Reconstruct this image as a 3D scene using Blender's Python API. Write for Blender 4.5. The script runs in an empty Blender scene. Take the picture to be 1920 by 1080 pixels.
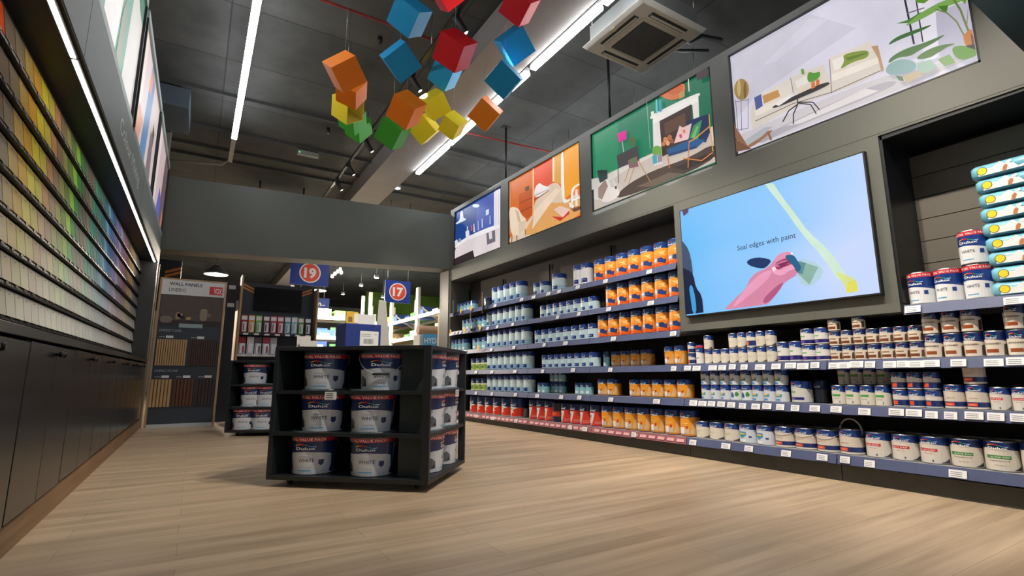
import bpy, bmesh, math, random
from mathutils import Vector, Matrix
random.seed(7)
S = bpy.context.scene
COL = S.collection
PI = math.pi

# ---------------------------------------------------------------- camera, world, exposure
F_PX, YAW, PITCH, ROLL, CAM_H = 957.6, .550313, .170967, -.002378, .78
CAMP = Vector((0, 0, CAM_H))
fw = Vector((math.sin(YAW)*math.cos(PITCH), math.cos(YAW)*math.cos(PITCH), math.sin(PITCH)))
rt = Vector((math.cos(YAW), -math.sin(YAW), 0)); up = rt.cross(fw)
rt2 = rt*math.cos(ROLL)+up*math.sin(ROLL); up2 = up*math.cos(ROLL)-rt*math.sin(ROLL)
CR = Matrix((rt2, up2, -fw)).transposed()
cd = bpy.data.cameras.new('camera'); cam = bpy.data.objects.new('camera', cd); COL.objects.link(cam)
cam.matrix_world = Matrix.Translation(CAMP) @ CR.to_4x4()
cd.sensor_width = 36; cd.lens = F_PX/1920*36; cd.clip_start = .02; cd.clip_end = 200
S.camera = cam
w = bpy.data.worlds.new('world'); S.world = w; w.use_nodes = True
WORLD_STRENGTH = .5
w.node_tree.nodes['Background'].inputs[0].default_value = (.95, .97, 1, 1)
w.node_tree.nodes['Background'].inputs[1].default_value = WORLD_STRENGTH
S.view_settings.view_transform = 'Standard'; S.view_settings.look = 'None'
S.view_settings.gamma = 1; S.view_settings.use_curve_mapping = False
S.view_settings.exposure = 0.0
S.cycles.use_denoising = True
S.cycles.max_bounces = 6; S.cycles.diffuse_bounces = 3; S.cycles.glossy_bounces = 3
S.cycles.transparent_max_bounces = 6; S.cycles.sample_clamp_indirect = 4
TUBE = 22.0          # ceiling tube emission
STRIP = 12.0          # strip under the left bulkhead
SPOT_W = 400.0        # watts of each track head
PIC = .92            # backlit print brightness


def ray(x, y):
    return CR @ Vector(((x-960)/F_PX, -(y-540)/F_PX, -1))
def on(x, y, ax, v):
    """Point where the photo's pixel meets the plane coordinate[ax] = v."""
    d = ray(x, y); return CAMP + d*((v-CAMP[ax])/d[ax])
def proj(p):
    d = CR.transposed() @ (Vector(p)-CAMP); return 960+F_PX*d.x/-d.z, 540-F_PX*d.y/-d.z
def find_y(px, X, z):
    """Y on the line (X, ., z) seen in photo column px."""
    py = 650
    for _ in range(8):
        q = on(px, py, 0, X); py = proj((X, q.y, z))[1]
    return q.y
def onplane(x, y, p, n):
    d = ray(x, y); p = Vector(p); n = Vector(n); return CAMP + d*((p-CAMP).dot(n)/d.dot(n))

# ---------------------------------------------------------------- materials
MATS = {}
def lin(c):
    return tuple((v/255/12.92 if v <= 10 else ((v/255+.055)/1.055)**2.4) for v in c)
def mat(rgb, rough=.5, metal=0, emit=0, vary=.06, scale=14, name=None, coat=0, spec=.5, lnr=False, bump=0):
    """rgb is the sRGB 0-255 look of the surface; gentle noise keeps it from being dead flat."""
    key = (tuple(rgb), rough, metal, emit, vary, scale, name, coat, spec, bump)
    if key in MATS: return MATS[key]
    m = bpy.data.materials.new(name or 'surface'); m.use_nodes = True
    nt = m.node_tree; b = nt.nodes['Principled BSDF']
    c = rgb if lnr else lin(rgb)
    b.inputs['Roughness'].default_value = rough; b.inputs['Metallic'].default_value = metal
    b.inputs['Specular IOR Level'].default_value = spec
    b.inputs['Coat Weight'].default_value = coat
    if emit:
        b.inputs['Base Color'].default_value = (c[0]*.15, c[1]*.15, c[2]*.15, 1)
        b.inputs['Emission Color'].default_value = (*c, 1); b.inputs['Emission Strength'].default_value = emit
    elif vary:
        tc = nt.nodes.new('ShaderNodeTexCoord'); n = nt.nodes.new('ShaderNodeTexNoise')
        n.inputs['Scale'].default_value = scale; n.inputs['Detail'].default_value = 3
        nt.links.new(tc.outputs['Object'], n.inputs['Vector'])
        mx = nt.nodes.new('ShaderNodeMix'); mx.data_type = 'RGBA'
        mx.inputs[6].default_value = (*[v*(1-vary) for v in c], 1); mx.inputs[7].default_value = (*[min(1, v*(1+vary)) for v in c], 1)
        nt.links.new(n.outputs['Fac'], mx.inputs[0]); nt.links.new(mx.outputs[2], b.inputs['Base Color'])
        if bump:
            bp = nt.nodes.new('ShaderNodeBump'); bp.inputs['Strength'].default_value = bump; bp.inputs['Distance'].default_value = .01
            nt.links.new(n.outputs['Fac'], bp.inputs['Height']); nt.links.new(bp.outputs[0], b.inputs['Normal'])
    else:
        b.inputs['Base Color'].default_value = (*c, 1)
    MATS[key] = m; return m

def wood_mat(name, c0, c1, sc, rough=.45, plank=None, coat=0):
    m = bpy.data.materials.new(name); m.use_nodes = True; nt = m.node_tree; b = nt.nodes['Principled BSDF']
    N = nt.nodes.new; L = nt.links.new
    tc = N('ShaderNodeTexCoord'); mp = N('ShaderNodeMapping'); mp.inputs['Scale'].default_value = sc
    L(tc.outputs['Object'], mp.inputs[0])
    n = N('ShaderNodeTexNoise'); n.inputs['Scale'].default_value = 1; n.inputs['Detail'].default_value = 6; n.inputs['Roughness'].default_value = .6
    L(mp.outputs[0], n.inputs['Vector'])
    cr = N('ShaderNodeValToRGB'); cr.color_ramp.elements[0].color = (*lin(c0), 1); cr.color_ramp.elements[1].color = (*lin(c1), 1)
    cr.color_ramp.elements[0].position = .3; cr.color_ramp.elements[1].position = .7
    L(n.outputs['Fac'], cr.inputs[0]); out = cr.outputs[0]
    if plank:
        br = N('ShaderNodeTexBrick'); br.inputs['Scale'].default_value = 1
        br.inputs['Brick Width'].default_value = plank[0]; br.inputs['Row Height'].default_value = plank[1]
        br.inputs['Mortar Size'].default_value = .0016; br.inputs['Mortar Smooth'].default_value = .3
        br.inputs['Color1'].default_value = (.90, .90, .90, 1); br.inputs['Color2'].default_value = (1.06, 1.05, 1.04, 1)
        br.inputs['Mortar'].default_value = (.55, .52, .5, 1); br.offset = .37; br.inputs['Bias'].default_value = 0
        L(tc.outputs['Object'], br.inputs['Vector'])
        mx = N('ShaderNodeMix'); mx.data_type = 'RGBA'; mx.blend_type = 'MULTIPLY'; mx.inputs[0].default_value = 1
        L(out, mx.inputs[6]); L(br.outputs['Color'], mx.inputs[7]); out = mx.outputs[2]
    L(out, b.inputs['Base Color']); b.inputs['Roughness'].default_value = rough
    b.inputs['Coat Weight'].default_value = coat; b.inputs['Coat Roughness'].default_value = .25
    return m

def ceiling_mat():
    m = bpy.data.materials.new('painted_concrete'); m.use_nodes = True; nt = m.node_tree; b = nt.nodes['Principled BSDF']
    N = nt.nodes.new; L = nt.links.new
    tc = N('ShaderNodeTexCoord')
    br = N('ShaderNodeTexBrick'); br.inputs['Scale'].default_value = 1
    br.inputs['Brick Width'].default_value = 2.4; br.inputs['Row Height'].default_value = 1.25; br.offset = 0
    br.inputs['Mortar Size'].default_value = .012; br.inputs['Mortar Smooth'].default_value = .6
    br.inputs['Color1'].default_value = (*lin((66, 69, 68)), 1); br.inputs['Color2'].default_value = (*lin((84, 86, 86)), 1)
    br.inputs['Mortar'].default_value = (*lin((46, 48, 50)), 1)
    L(tc.outputs['Object'], br.inputs['Vector'])
    n = N('ShaderNodeTexNoise'); n.inputs['Scale'].default_value = 1.6; n.inputs['Detail'].default_value = 7; n.inputs['Roughness'].default_value = .62
    L(tc.outputs['Object'], n.inputs['Vector'])
    cr = N('ShaderNodeValToRGB'); cr.color_ramp.elements[0].position = .3; cr.color_ramp.elements[1].position = .72
    cr.color_ramp.elements[0].color = (.68, .68, .68, 1); cr.color_ramp.elements[1].color = (1.2, 1.2, 1.18, 1)
    L(n.outputs['Fac'], cr.inputs[0])
    mx = N('ShaderNodeMix'); mx.data_type = 'RGBA'; mx.blend_type = 'MULTIPLY'; mx.inputs[0].default_value = 1
    L(br.outputs['Color'], mx.inputs[6]); L(cr.outputs[0], mx.inputs[7]); L(mx.outputs[2], b.inputs['Base Color'])
    bp = N('ShaderNodeBump'); bp.inputs['Strength'].default_value = .4; bp.inputs['Distance'].default_value = .02
    L(n.outputs['Fac'], bp.inputs['Height']); L(bp.outputs[0], b.inputs['Normal'])
    b.inputs['Roughness'].default_value = .85
    return m

def card_mat():
    m = bpy.data.materials.new('colour_card_paper'); m.use_nodes = True; nt = m.node_tree; b = nt.nodes['Principled BSDF']
    oi = nt.nodes.new('ShaderNodeObjectInfo'); nt.links.new(oi.outputs['Color'], b.inputs['Base Color'])
    b.inputs['Roughness'].default_value = .9; b.inputs['Specular IOR Level'].default_value = .1
    return m
def attr_mat():
    m = bpy.data.materials.new('colour_card_paper_set'); m.use_nodes = True; nt = m.node_tree; b = nt.nodes['Principled BSDF']
    a = nt.nodes.new('ShaderNodeVertexColor'); a.layer_name = 'Col'; nt.links.new(a.outputs[0], b.inputs['Base Color'])
    b.inputs['Roughness'].default_value = .9; b.inputs['Specular IOR Level'].default_value = .1
    return m
def screen_mat():
    m = bpy.data.materials.new('lit_screen'); m.use_nodes = True; nt = m.node_tree; b = nt.nodes['Principled BSDF']
    N = nt.nodes.new; L = nt.links.new
    tc = N('ShaderNodeTexCoord'); mp = N('ShaderNodeMapping'); L(tc.outputs['Generated'], mp.inputs[0])
    n = N('ShaderNodeTexNoise'); n.inputs['Scale'].default_value = 1.4; n.inputs['Detail'].default_value = 1
    L(mp.outputs[0], n.inputs['Vector'])
    sx = N('ShaderNodeSeparateXYZ'); L(mp.outputs[0], sx.inputs[0])
    a = N('ShaderNodeMath'); a.operation = 'MULTIPLY_ADD'; a.inputs[1].default_value = -.75; a.inputs[2].default_value = .62
    L(sx.outputs['Y'], a.inputs[0])
    ad = N('ShaderNodeMath'); ad.operation = 'ADD'; L(a.outputs[0], ad.inputs[0]); 
    n2 = N('ShaderNodeMath'); n2.operation = 'MULTIPLY_ADD'; n2.inputs[1].default_value = .9; n2.inputs[2].default_value = -.1
    L(n.outputs['Fac'], n2.inputs[0]); L(n2.outputs[0], ad.inputs[1])
    cr = N('ShaderNodeValToRGB'); e = cr.color_ramp.elements
    e[0].position = .05; e[0].color = (*lin((96, 186, 246)), 1); e[1].position = .95; e[1].color = (*lin((196, 214, 252)), 1)
    k = e.new(.5); k.color = (*lin((142, 198, 250)), 1)
    L(ad.outputs[0], cr.inputs[0]); L(cr.outputs[0], b.inputs['Emission Color']); b.inputs['Emission Strength'].default_value = 1.0
    b.inputs['Base Color'].default_value = (.02, .02, .02, 1); b.inputs['Roughness'].default_value = .25
    return m

PANEL = mat((96, 98, 92), .42, vary=.05, scale=3, name='grey_green_lacquer', coat=.15)
PANELD = mat((62, 62, 58), .5, vary=.1, scale=2, name='dark_back_panel')
BLACK = mat((26, 28, 32), .38, vary=.15, scale=6, name='black_board')
BLACKM = mat((20, 21, 23), .5, vary=.1, name='black_metal')
LIPM = mat((76, 84, 118), .38, vary=.22, scale=9, name='blue_shelf_lip')
LIPR = mat((150, 92, 100), .45, vary=.2, scale=9, name='red_shelf_lip')
SHELFM = mat((150, 150, 150), .45, vary=.12, scale=5, name='grey_shelf_metal')
WHITE = mat((232, 232, 228), .5, vary=.04, name='white_card')
STEEL = mat((170, 172, 175), .3, 1, vary=.1, name='tin_steel')
TAGM = mat((228, 228, 230), .5, vary=.08, scale=60, name='ticket_paper')
INK = mat((60, 60, 66), .6, vary=0, name='ink')
FRAMEW = mat((150, 168, 165), .4, vary=.04, name='pale_frame')

# ---------------------------------------------------------------- mesh helpers
class MB:
    def __init__(self): self.v = []; self.f = []; self.mi = []; self.mats = []; self.sm = []
    def m(self, material):
        if material not in self.mats: self.mats.append(material)
        return self.mats.index(material)
    def add(self, vs, fs, material, smooth=False):
        o = len(self.v); k = self.m(material); self.v += [tuple(p) for p in vs]
        for f in fs: self.f.append([i+o for i in f]); self.mi.append(k); self.sm.append(smooth)
        return self
    def box(self, x0, x1, y0, y1, z0, z1, material, M=None):
        vs = [Vector((x, y, z)) for z in (z0, z1) for y in (y0, y1) for x in (x0, x1)]
        if M is not None: vs = [M @ p for p in vs]
        return self.add(vs, [(0, 2, 3, 1), (4, 5, 7, 6), (0, 1, 5, 4), (2, 6, 7, 3), (0, 4, 6, 2), (1, 3, 7, 5)], material)
    def hexa(self, vs, material):
        return self.add(vs, [(0, 2, 3, 1), (4, 5, 7, 6), (0, 1, 5, 4), (2, 6, 7, 3), (0, 4, 6, 2), (1, 3, 7, 5)], material)
    def quad(self, a, b, c, d, material): return self.add([a, b, c, d], [(0, 1, 2, 3)], material)
    def lathe(self, prof, material, n=24, M=None, cap=True, smooth=True):
        vs = []
        for r, z in prof:
            for i in range(n):
                a = 2*PI*i/n; vs.append(Vector((r*math.cos(a), r*math.sin(a), z)))
        fs = []
        for k in range(len(prof)-1):
            for i in range(n):
                j = (i+1) % n; fs.append((k*n+i, k*n+j, (k+1)*n+j, (k+1)*n+i))
        if M is not None: vs = [M @ p for p in vs]
        self.add(vs, fs, material, smooth)
        if cap:
            o = len(self.v)-len(vs); k = self.m(material)
            self.f.append([o+i for i in range(n)][::-1]); self.f.append([o+(len(prof)-1)*n+i for i in range(n)])
            self.mi += [k, k]; self.sm += [False, False]
        return self
    def tube(self, pts, r, material, n=8, closed=False):
        pts = [Vector(p) for p in pts]; vs = []; N = len(pts)
        for i, p in enumerate(pts):
            t = (pts[min(i+1, N-1)]-pts[max(i-1, 0)]).normalized()
            a = Vector((0, 0, 1)) if abs(t.z) < .9 else Vector((1, 0, 0))
            u = t.cross(a).normalized(); v = t.cross(u)
            for k in range(n):
                th = 2*PI*k/n; vs.append(p+u*r*math.cos(th)+v*r*math.sin(th))
        fs = [(i*n+k, i*n+(k+1) % n, (i+1)*n+(k+1) % n, (i+1)*n+k) for i in range(N-1) for k in range(n)]
        fs += [tuple(range(n))[::-1], tuple(range((N-1)*n, N*n))]
        return self.add(vs, fs, material, True)
    def build(self, name, parent=None, loc=None, rz=0, bevel=0):
        me = bpy.data.meshes.new(name); me.from_pydata(self.v, [], self.f)
        for mm in self.mats: me.materials.append(mm)
        me.polygons.foreach_set('material_index', self.mi); me.polygons.foreach_set('use_smooth', self.sm)
        bm = bmesh.new(); bm.from_mesh(me); bmesh.ops.recalc_face_normals(bm, faces=bm.faces) if getattr(self, 'fix', True) else None
        bm.to_mesh(me); bm.free(); me.update()
        o = bpy.data.objects.new(name, me); COL.objects.link(o)
        if parent: o.parent = parent
        if loc is not None: o.location = loc
        o.rotation_euler.z = rz
        if bevel:
            b = o.modifiers.new('edge', 'BEVEL'); b.width = bevel; b.segments = 2; b.limit_method = 'ANGLE'
        return o

def tag(o, label, cat, group=None, kind=None):
    o['label'] = label; o['category'] = cat
    if group: o['group'] = group
    if kind: o['kind'] = kind
    return o
def thing(name, label, cat, loc=(0, 0, 0), rz=0, group=None):
    o = bpy.data.objects.new(name, None); COL.objects.link(o); o.location = loc; o.rotation_euler.z = rz
    o.empty_display_size = .1
    return tag(o, label, cat, group)
def struct(o): o['kind'] = 'structure'; return o
def dup(root, loc, rz=None, label=None):
    r = root.copy(); COL.objects.link(r); r.location = loc
    if rz is not None: r.rotation_euler.z = rz
    if label: r['label'] = label
    for ch in list(root.children):
        c = ch.copy(); COL.objects.link(c); c.parent = r
        for g in list(ch.children):
            d = g.copy(); COL.objects.link(d); d.parent = c
    return r
WORDS = 'first second third fourth fifth sixth seventh eighth ninth tenth eleventh twelfth thirteenth fourteenth fifteenth sixteenth seventeenth eighteenth nineteenth twentieth'.split()
def nth(i):
    if i < 20: return WORDS[i]
    n = i+1; return '%d%s' % (n, 'th' if 10 < n % 100 < 14 else {1: 'st', 2: 'nd', 3: 'rd'}.get(n % 10, 'th'))

TXT = {}
def text_geo(s, bold=0.0, res=2, shear=0):
    """Text outline filled; returns verts in units where the capital height is about 1, left aligned from x=0, and width."""
    k = (s, bold, res, shear)
    if k in TXT: return TXT[k]
    c = bpy.data.curves.new('t', 'FONT'); c.body = s; c.size = 1.4; c.offset = bold; c.resolution_u = res; c.shear = shear
    o = bpy.data.objects.new('t', c); me = bpy.data.meshes.new_from_object(o)
    vs = [tuple(v.co) for v in me.vertices]; fs = [tuple(p.vertices) for p in me.polygons]
    bpy.data.objects.remove(o); bpy.data.curves.remove(c); bpy.data.meshes.remove(me)
    x0 = min(v[0] for v in vs); x1 = max(v[0] for v in vs)
    vs = [(v[0]-x0, v[1]) for v in vs]
    TXT[k] = (vs, fs, x1-x0); return TXT[k]
def flat_text(mb, s, origin, right, upv, h, material, bold=0, width=None, center=False):
    """Text on a flat face: origin = lower left (or centre bottom), right/up unit vectors, h = capital height."""
    vs, fs, wd = text_geo(s, bold); sx = h if width is None else width/wd
    off = -wd*sx/2 if center else 0
    origin = Vector(origin); right = Vector(right); upv = Vector(upv)
    mb.add([origin+right*(v[0]*sx+off)+upv*(v[1]*h) for v in vs], fs, material)
def text_box(s, bold=0): return text_geo(s, bold)[2]

# ---------------------------------------------------------------- setting
wood_floor = wood_mat('oak_vinyl_planks', (156, 134, 108), (206, 183, 155), (.55, 9, 1), .36, plank=(1.25, .19))
SKIRT = wood_mat('skirting_wood', (112, 84, 58), (150, 116, 82), (3, 1.2, 30), .5)
TRIMW = wood_mat('pale_wood', (150, 120, 84), (190, 158, 118), (8, 8, 1.2), .5)
CEIL = 5.1
fl = MB().quad((-9, -4, 0), (14, -4, 0), (14, 34, 0), (-9, 34, 0), wood_floor); struct(fl.build('floor'))
cl = MB().box(-9, 14, -4, 34, CEIL, CEIL+.2, ceiling_mat()); struct(cl.build('ceiling'))
def wl(z, y): return z+(y-3)*min(.008*z, .02)          # the left fittings rise slightly to the far end
def wr(z, y): return z+.0095*(z-1)*(y-5)               # so do the right ones
LX, RX = -.655, 4.18

def strip_box(mb, x0, x1, y0, y1, z0, z1, material, wz):
    """Box along Y whose top and bottom follow the run of the fitting."""
    vs = [Vector((x, y, wz(z, y))) for z in (z0, z1) for y in (y0, y1) for x in (x0, x1)]
    mb.hexa(vs, material)

# left wall shell behind fittings, right wall behind the fittings
m = MB(); m.box(-1.5, -1.3, -2, 10.4, 0, CEIL, PANELD); struct(m.build('wall_left'))
m = MB(); m.box(4.72, 4.9, -2, 9.3, 0, 2.9, PANELD); struct(m.build('wall_right'))
# far store shell
FARW = mat((176, 180, 184), .8, name='far_wall_paint', vary=.12, scale=1)
m = MB(); m.box(-9, 14, 33, 33.2, 0, CEIL, FARW); struct(m.build('wall_far'))
m = MB(); m.box(13.8, 14, 10, 33, 0, CEIL, FARW); struct(m.build('wall_far_side'))
m = MB(); m.box(-9, -8.8, -4, 33, 0, CEIL, FARW); struct(m.build('wall_outer'))

# bulkhead across the far end (runs from left wall to right wall)
def bulk(mb, xl, yl, xr, yr, z0l, z0r, z1l, z1r, d, material):
    vs = []
    for (zl, zr) in ((z0l, z0r), (z1l, z1r)):
        vs += [Vector((xl, yl, zl)), Vector((xr, yr, zr)), Vector((xl, yl+d, zl)), Vector((xr, yr+d, zr))]
    mb.hexa(vs, material)
m = MB(); bulk(m, -.66, 10.0, RX, 9.17, 2.86, 2.89, 4.13, 4.02, .42, mat((90, 94, 88), .5, vary=.06, scale=2, name='bulkhead_lacquer', spec=.35)); struct(m.build('trim_1'))
m = MB(); m.box(-1.3, 4.9, .45, .75, 2.66, 4.1, BLACK); struct(m.build('trim_2'))
# concrete beam under the ceiling
CONC = mat((150, 145, 142), .8, vary=.14, scale=2.5, name='beam_concrete', bump=.2)
m = MB(); m.box(2.69, 3.33, -4, 33, 4.75, CEIL, CONC); struct(m.build('ceiling_beam'))
# ribs (joint battens) under the ceiling across the room
m = MB()
for y in (8.5, 9.85, 10.75, 11.3):
    m.box(-1.3, 2.69, y-.03, y+.03, CEIL-.05, CEIL, mat((70, 72, 72), .8, name='rib_paint')); m.box(3.33, 9, y-.03, y+.03, CEIL-.05, CEIL, mat((70, 72, 72), .8, name='rib_paint'))
struct(m.build('ceiling_trim'))

# ================================================================= LEFT WALL
KNOB = mat((14, 14, 15), .3, .6, name='knob_metal')
def make_cabinet():
    t = thing('floor_cabinet', 'x', 'cabinet', group='black cabinets under the colour cards')
    m = MB(); m.box(-.42, -.02, 0, 1.08, .13, .95, BLACKM); m.build('body', t)
    for k in range(2):
        y0 = .004+k*.54
        d = MB().box(-.02, 0, y0, y0+.532, .135, .945, mat((28, 29, 31), .24, vary=.15, scale=6, name='satin_black')).build('door', t, bevel=.002)
        ky = y0+(.50 if k == 0 else .035)
        h = MB(); h.lathe([(.006, 0), (.006, .015), (.016, .02), (.017, .03), (.012, .036)], KNOB, 12, Matrix.Translation((0, ky, .90)) @ Matrix.Rotation(PI/2, 4, 'Y')); h.build('knob', d)
    return t
cab = make_cabinet()
cabs = [1.0+1.09*i for i in range(8)]
for i, y in enumerate(cabs):
    c = cab if i == 0 else dup(cab, (LX, y, 0))
    c.location = (LX, y, (y-3)*.006)
    c['label'] = 'black two-door floor cabinet with knobs, %s from the near end of the left wall' % nth(i)
m = MB(); strip_box(m, -.86, LX+.012, 1.0, 9.74, .955, 1.0, BLACK, wl); tag(m.build('worktop', bevel=.002), 'thin black worktop running over the floor cabinets', 'worktop')
m = MB(); strip_box(m, -.7, LX+.004, .9, 9.74, 0, .125, SKIRT, wl); struct(m.build('baseboard_left'))
m = MB(); m.box(-1.3, LX, 9.74, 10.0, 0, 2.6, mat((58, 60, 60), .4, name='end_panel')); m.box(LX, LX+.02, 9.97, 10.0, 0, 2.6, TRIMW); struct(m.build('trim_3'))

# rack and cards
CX = -.85; ROWS = 8; ZC0, ZC1 = 1.085, 2.445; RP = (ZC1-ZC0)/ROWS
def zc(r, y): return wl(ZC0+r*RP, y)
rack = thing('colour_card_rack', 'long wall rack holding rows of colour cards above the black cabinets', 'rack')
m = MB(); strip_box(m, -1.0, CX-.035, 1.0, 9.74, .98, 2.5, BLACKM, wl); m.build('back_panel', rack)
RAILM = mat((22, 21, 20), .45, .0, name='rail_metal', vary=.2, scale=30)
CP = .163; NC = 46; CY0 = 2.32
for r in range(ROWS):
    m = MB()
    for k in range(NC+1):
        y0 = CY0+k*CP-.06; y1 = y0+CP*.97
        a = zc(r, y0); b = zc(r, y1)
        # tilted ledge piece with a raised clip
        for (ya, yb, dz, xo) in ((y0, y1, 0, -.030), (y0+.055, y0+.10, .005, -.027)):
            za = zc(r, ya)+dz; zb = zc(r, yb)+dz
            vs = [Vector((CX-.04, ya, za-.022)), Vector((CX+.035+xo, ya, za-.020)), Vector((CX-.04, yb, zb-.022)), Vector((CX+.035+xo, yb, zb-.020)),
                  Vector((CX-.04, ya, za-.004)), Vector((CX+.035+xo, ya, za-.008)), Vector((CX-.04, yb, zb-.004)), Vector((CX+.035+xo, yb, zb-.008))]
            m.hexa(vs, RAILM)
    m.build('rail', rack)
HUES = [(214, 110, 70), (212, 100, 58), (205, 84, 40), (198, 78, 34), (112, 98, 86), (124, 112, 92), (178, 150, 84), (196, 152, 52), (204, 190, 60), (186, 176, 74), (176, 132, 92), (132, 112, 88), (140, 142, 84),
        (96, 122, 66), (132, 176, 66), (60, 130, 66), (84, 100, 84), (98, 96, 84), (124, 112, 98), (60, 138, 116), (48, 122, 108), (88, 108, 108), (46, 120, 132), (70, 116, 142), (104, 164, 190), (44, 116, 172), (36, 92, 160),
        (84, 96, 132), (88, 102, 172), (112, 104, 170), (150, 140, 178), (108, 104, 112), (116, 84, 124), (140, 68, 116), (106, 76, 84), (96, 70, 58), (130, 100, 78), (164, 128, 70), (142, 118, 88), (176, 150, 104), (128, 112, 96), (112, 108, 104), (74, 74, 76), (78, 84, 96), (58, 56, 58), (88, 80, 70)]
CNAME = ['salmon orange', 'coral orange', 'burnt orange', 'deep orange', 'grey brown', 'taupe', 'tan gold', 'amber', 'yellow', 'olive yellow', 'sandy tan', 'brown taupe', 'khaki', 'olive green', 'lime green', 'green', 'grey green', 'moss grey', 'warm grey', 'sea green', 'teal green', 'grey teal', 'teal', 'teal blue', 'sky blue', 'blue', 'strong blue', 'grey blue', 'violet blue', 'violet', 'lilac', 'mid grey', 'mauve', 'magenta', 'plum brown', 'brown', 'tan', 'ochre', 'beige brown', 'yellow tan', 'stone', 'cool grey', 'dark grey', 'slate blue', 'charcoal', 'umber']
CARDM = card_mat(); ATTR = attr_mat()
def card_mesh():
    m = MB(); m.fix = False
    wd = CP*.94/2; h = RP-.034
    vs = [Vector((x+.022*(1-z/h), y, z)) for z in (0, h) for y in (-wd, wd) for x in (-.004, 0)]
    m.add(vs, [(0, 2, 3, 1), (4, 5, 7, 6), (0, 1, 5, 4), (2, 6, 7, 3), (0, 4, 6, 2), (1, 3, 7, 5)], CARDM)
    z0 = h-.02; z1 = z0+.004
    m.add([Vector((.0005+.022*(1-z/h), y, z)) for z, y in ((z0, -.03), (z0, .012), (z1, .012), (z1, -.03))], [(0, 1, 2, 3)], INK)
    me = m.build('colour_card'); return me
c0 = card_mesh(); first = True
def card_col(k, r, jit):
    g = [.06, .13, .27, .48, .72, .92, 1.0, 1.0][r]
    base = (208, 206, 198)
    hc = HUES[k % len(HUES)]; c = [base[i]*(1-g)+hc[i]*g*(1 if r < 7 else .92) for i in range(3)]
    if r < 3: # palest rows keep only a hint of the hue
        avg = sum(hc)/3; c = [base[i]+(hc[i]-avg)*g*1.1-8*r for i in range(3)]
    av = sum(c)/3; c = [av+(v-av)*1.08 for v in c]
    c = [min(255, max(0, v+jit)) for v in c]; return lin(c)
INDK = 37; stuffv = MB(); stuff_cols = []
for k in range(NC):
    for r in range(ROWS):
        y = CY0+k*CP+CP/2-.06; jit = random.uniform(-5, 5); col = card_col(k, r, jit)
        loc = (CX-.022+.004, y, zc(r, y)+.002)
        if k < INDK:
            o = c0 if first else c0.copy()
            if not first: COL.objects.link(o)
            first = False
            o.location = loc; o.color = (*col, 1)
            rowname = ['bottom row', 'second row from the bottom', 'third row from the bottom', 'fourth row from the bottom', 'fourth row from the top', 'third row from the top', 'second row from the top', 'top row'][r]
            shade = 'very pale' if r < 2 else 'pale' if r < 4 else 'soft' if r < 6 else 'strong'
            tag(o, '%s %s colour card, %s along the %s' % (shade, CNAME[k], nth(k), rowname), 'colour card', 'colour cards in the wall rack')
        else:
            wd = CP*.94/2; h = RP-.034; b = len(stuffv.v)
            vs = [Vector(loc)+Vector((x+.022*(1-z/h), yy, z)) for z in (0, h) for yy in (-wd, wd) for x in (-.004, 0)]
            stuffv.add(vs, [(0, 2, 3, 1), (4, 5, 7, 6), (0, 1, 5, 4), (2, 6, 7, 3), (0, 4, 6, 2), (1, 3, 7, 5)], ATTR); stuff_cols += [col]*6
so = stuffv.build('colour_cards'); tag(so, 'brown, tan and grey colour cards at the far end of the rack', 'colour cards', kind='stuff')
ca = so.data.color_attributes.new('Col', 'FLOAT_COLOR', 'CORNER')
for p in so.data.polygons:
    for li in p.loop_indices: ca.data[li].color = (*stuff_cols[p.index], 1)

# soffit, strip lights, fascia with writing, light boxes
m = MB(); strip_box(m, -1.3, LX, 1.0, 9.74, 2.47, 2.9, mat((118, 126, 126), .5, vary=.05, scale=2, name='fascia_lacquer', spec=.35), wl)
strip_box(m, -1.3, LX+.0, 9.74, 10.0, 2.47, 2.9, PANEL, wl)
m.build('trim_4'); struct(bpy.data.objects['trim_4'])
m = MB(); strip_box(m, -.98, LX-.004, 1.0, 9.74, 2.458, 2.47, BLACKM, wl); struct(m.build('trim_5'))
ys = [1.9, 3.02, 4.62, 6.9, 8.5, 9.7]; ys = [1.2, 3.33, 5.9, 8.05, 9.7]
for i in range(4):
    y0, y1 = ys[i]+.015, ys[i+1]-.015
    t = thing('strip_light', '%s slim strip light set along the underside of the left fascia' % ['nearest', 'second', 'third', 'farthest'][i], 'light', group='strip lights under the left fascia')
    a = MB(); strip_box(a, -.715, -.675, y0-.01, y1+.01, 2.448, 2.458, BLACKM, wl); a.build('housing', t)
    a = MB(); strip_box(a, -.706, -.684, y0, y1, 2.443, 2.449, mat((255, 244, 226), emit=STRIP, name='strip_glow'), wl); a.build('diffuser', t)
m = MB(); flat_text(m, 'Colour Mixing', (LX+.0015, 4.70, wl(2.62, 5)), (0, 1, .02), (0, 0, 1), .125, mat((205, 214, 210), .5, name='pale_lettering'), width=1.5)
lt = m.build('lettering'); tag(lt, 'thin pale lettering reading Colour Mixing on the left fascia', 'lettering')

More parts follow.
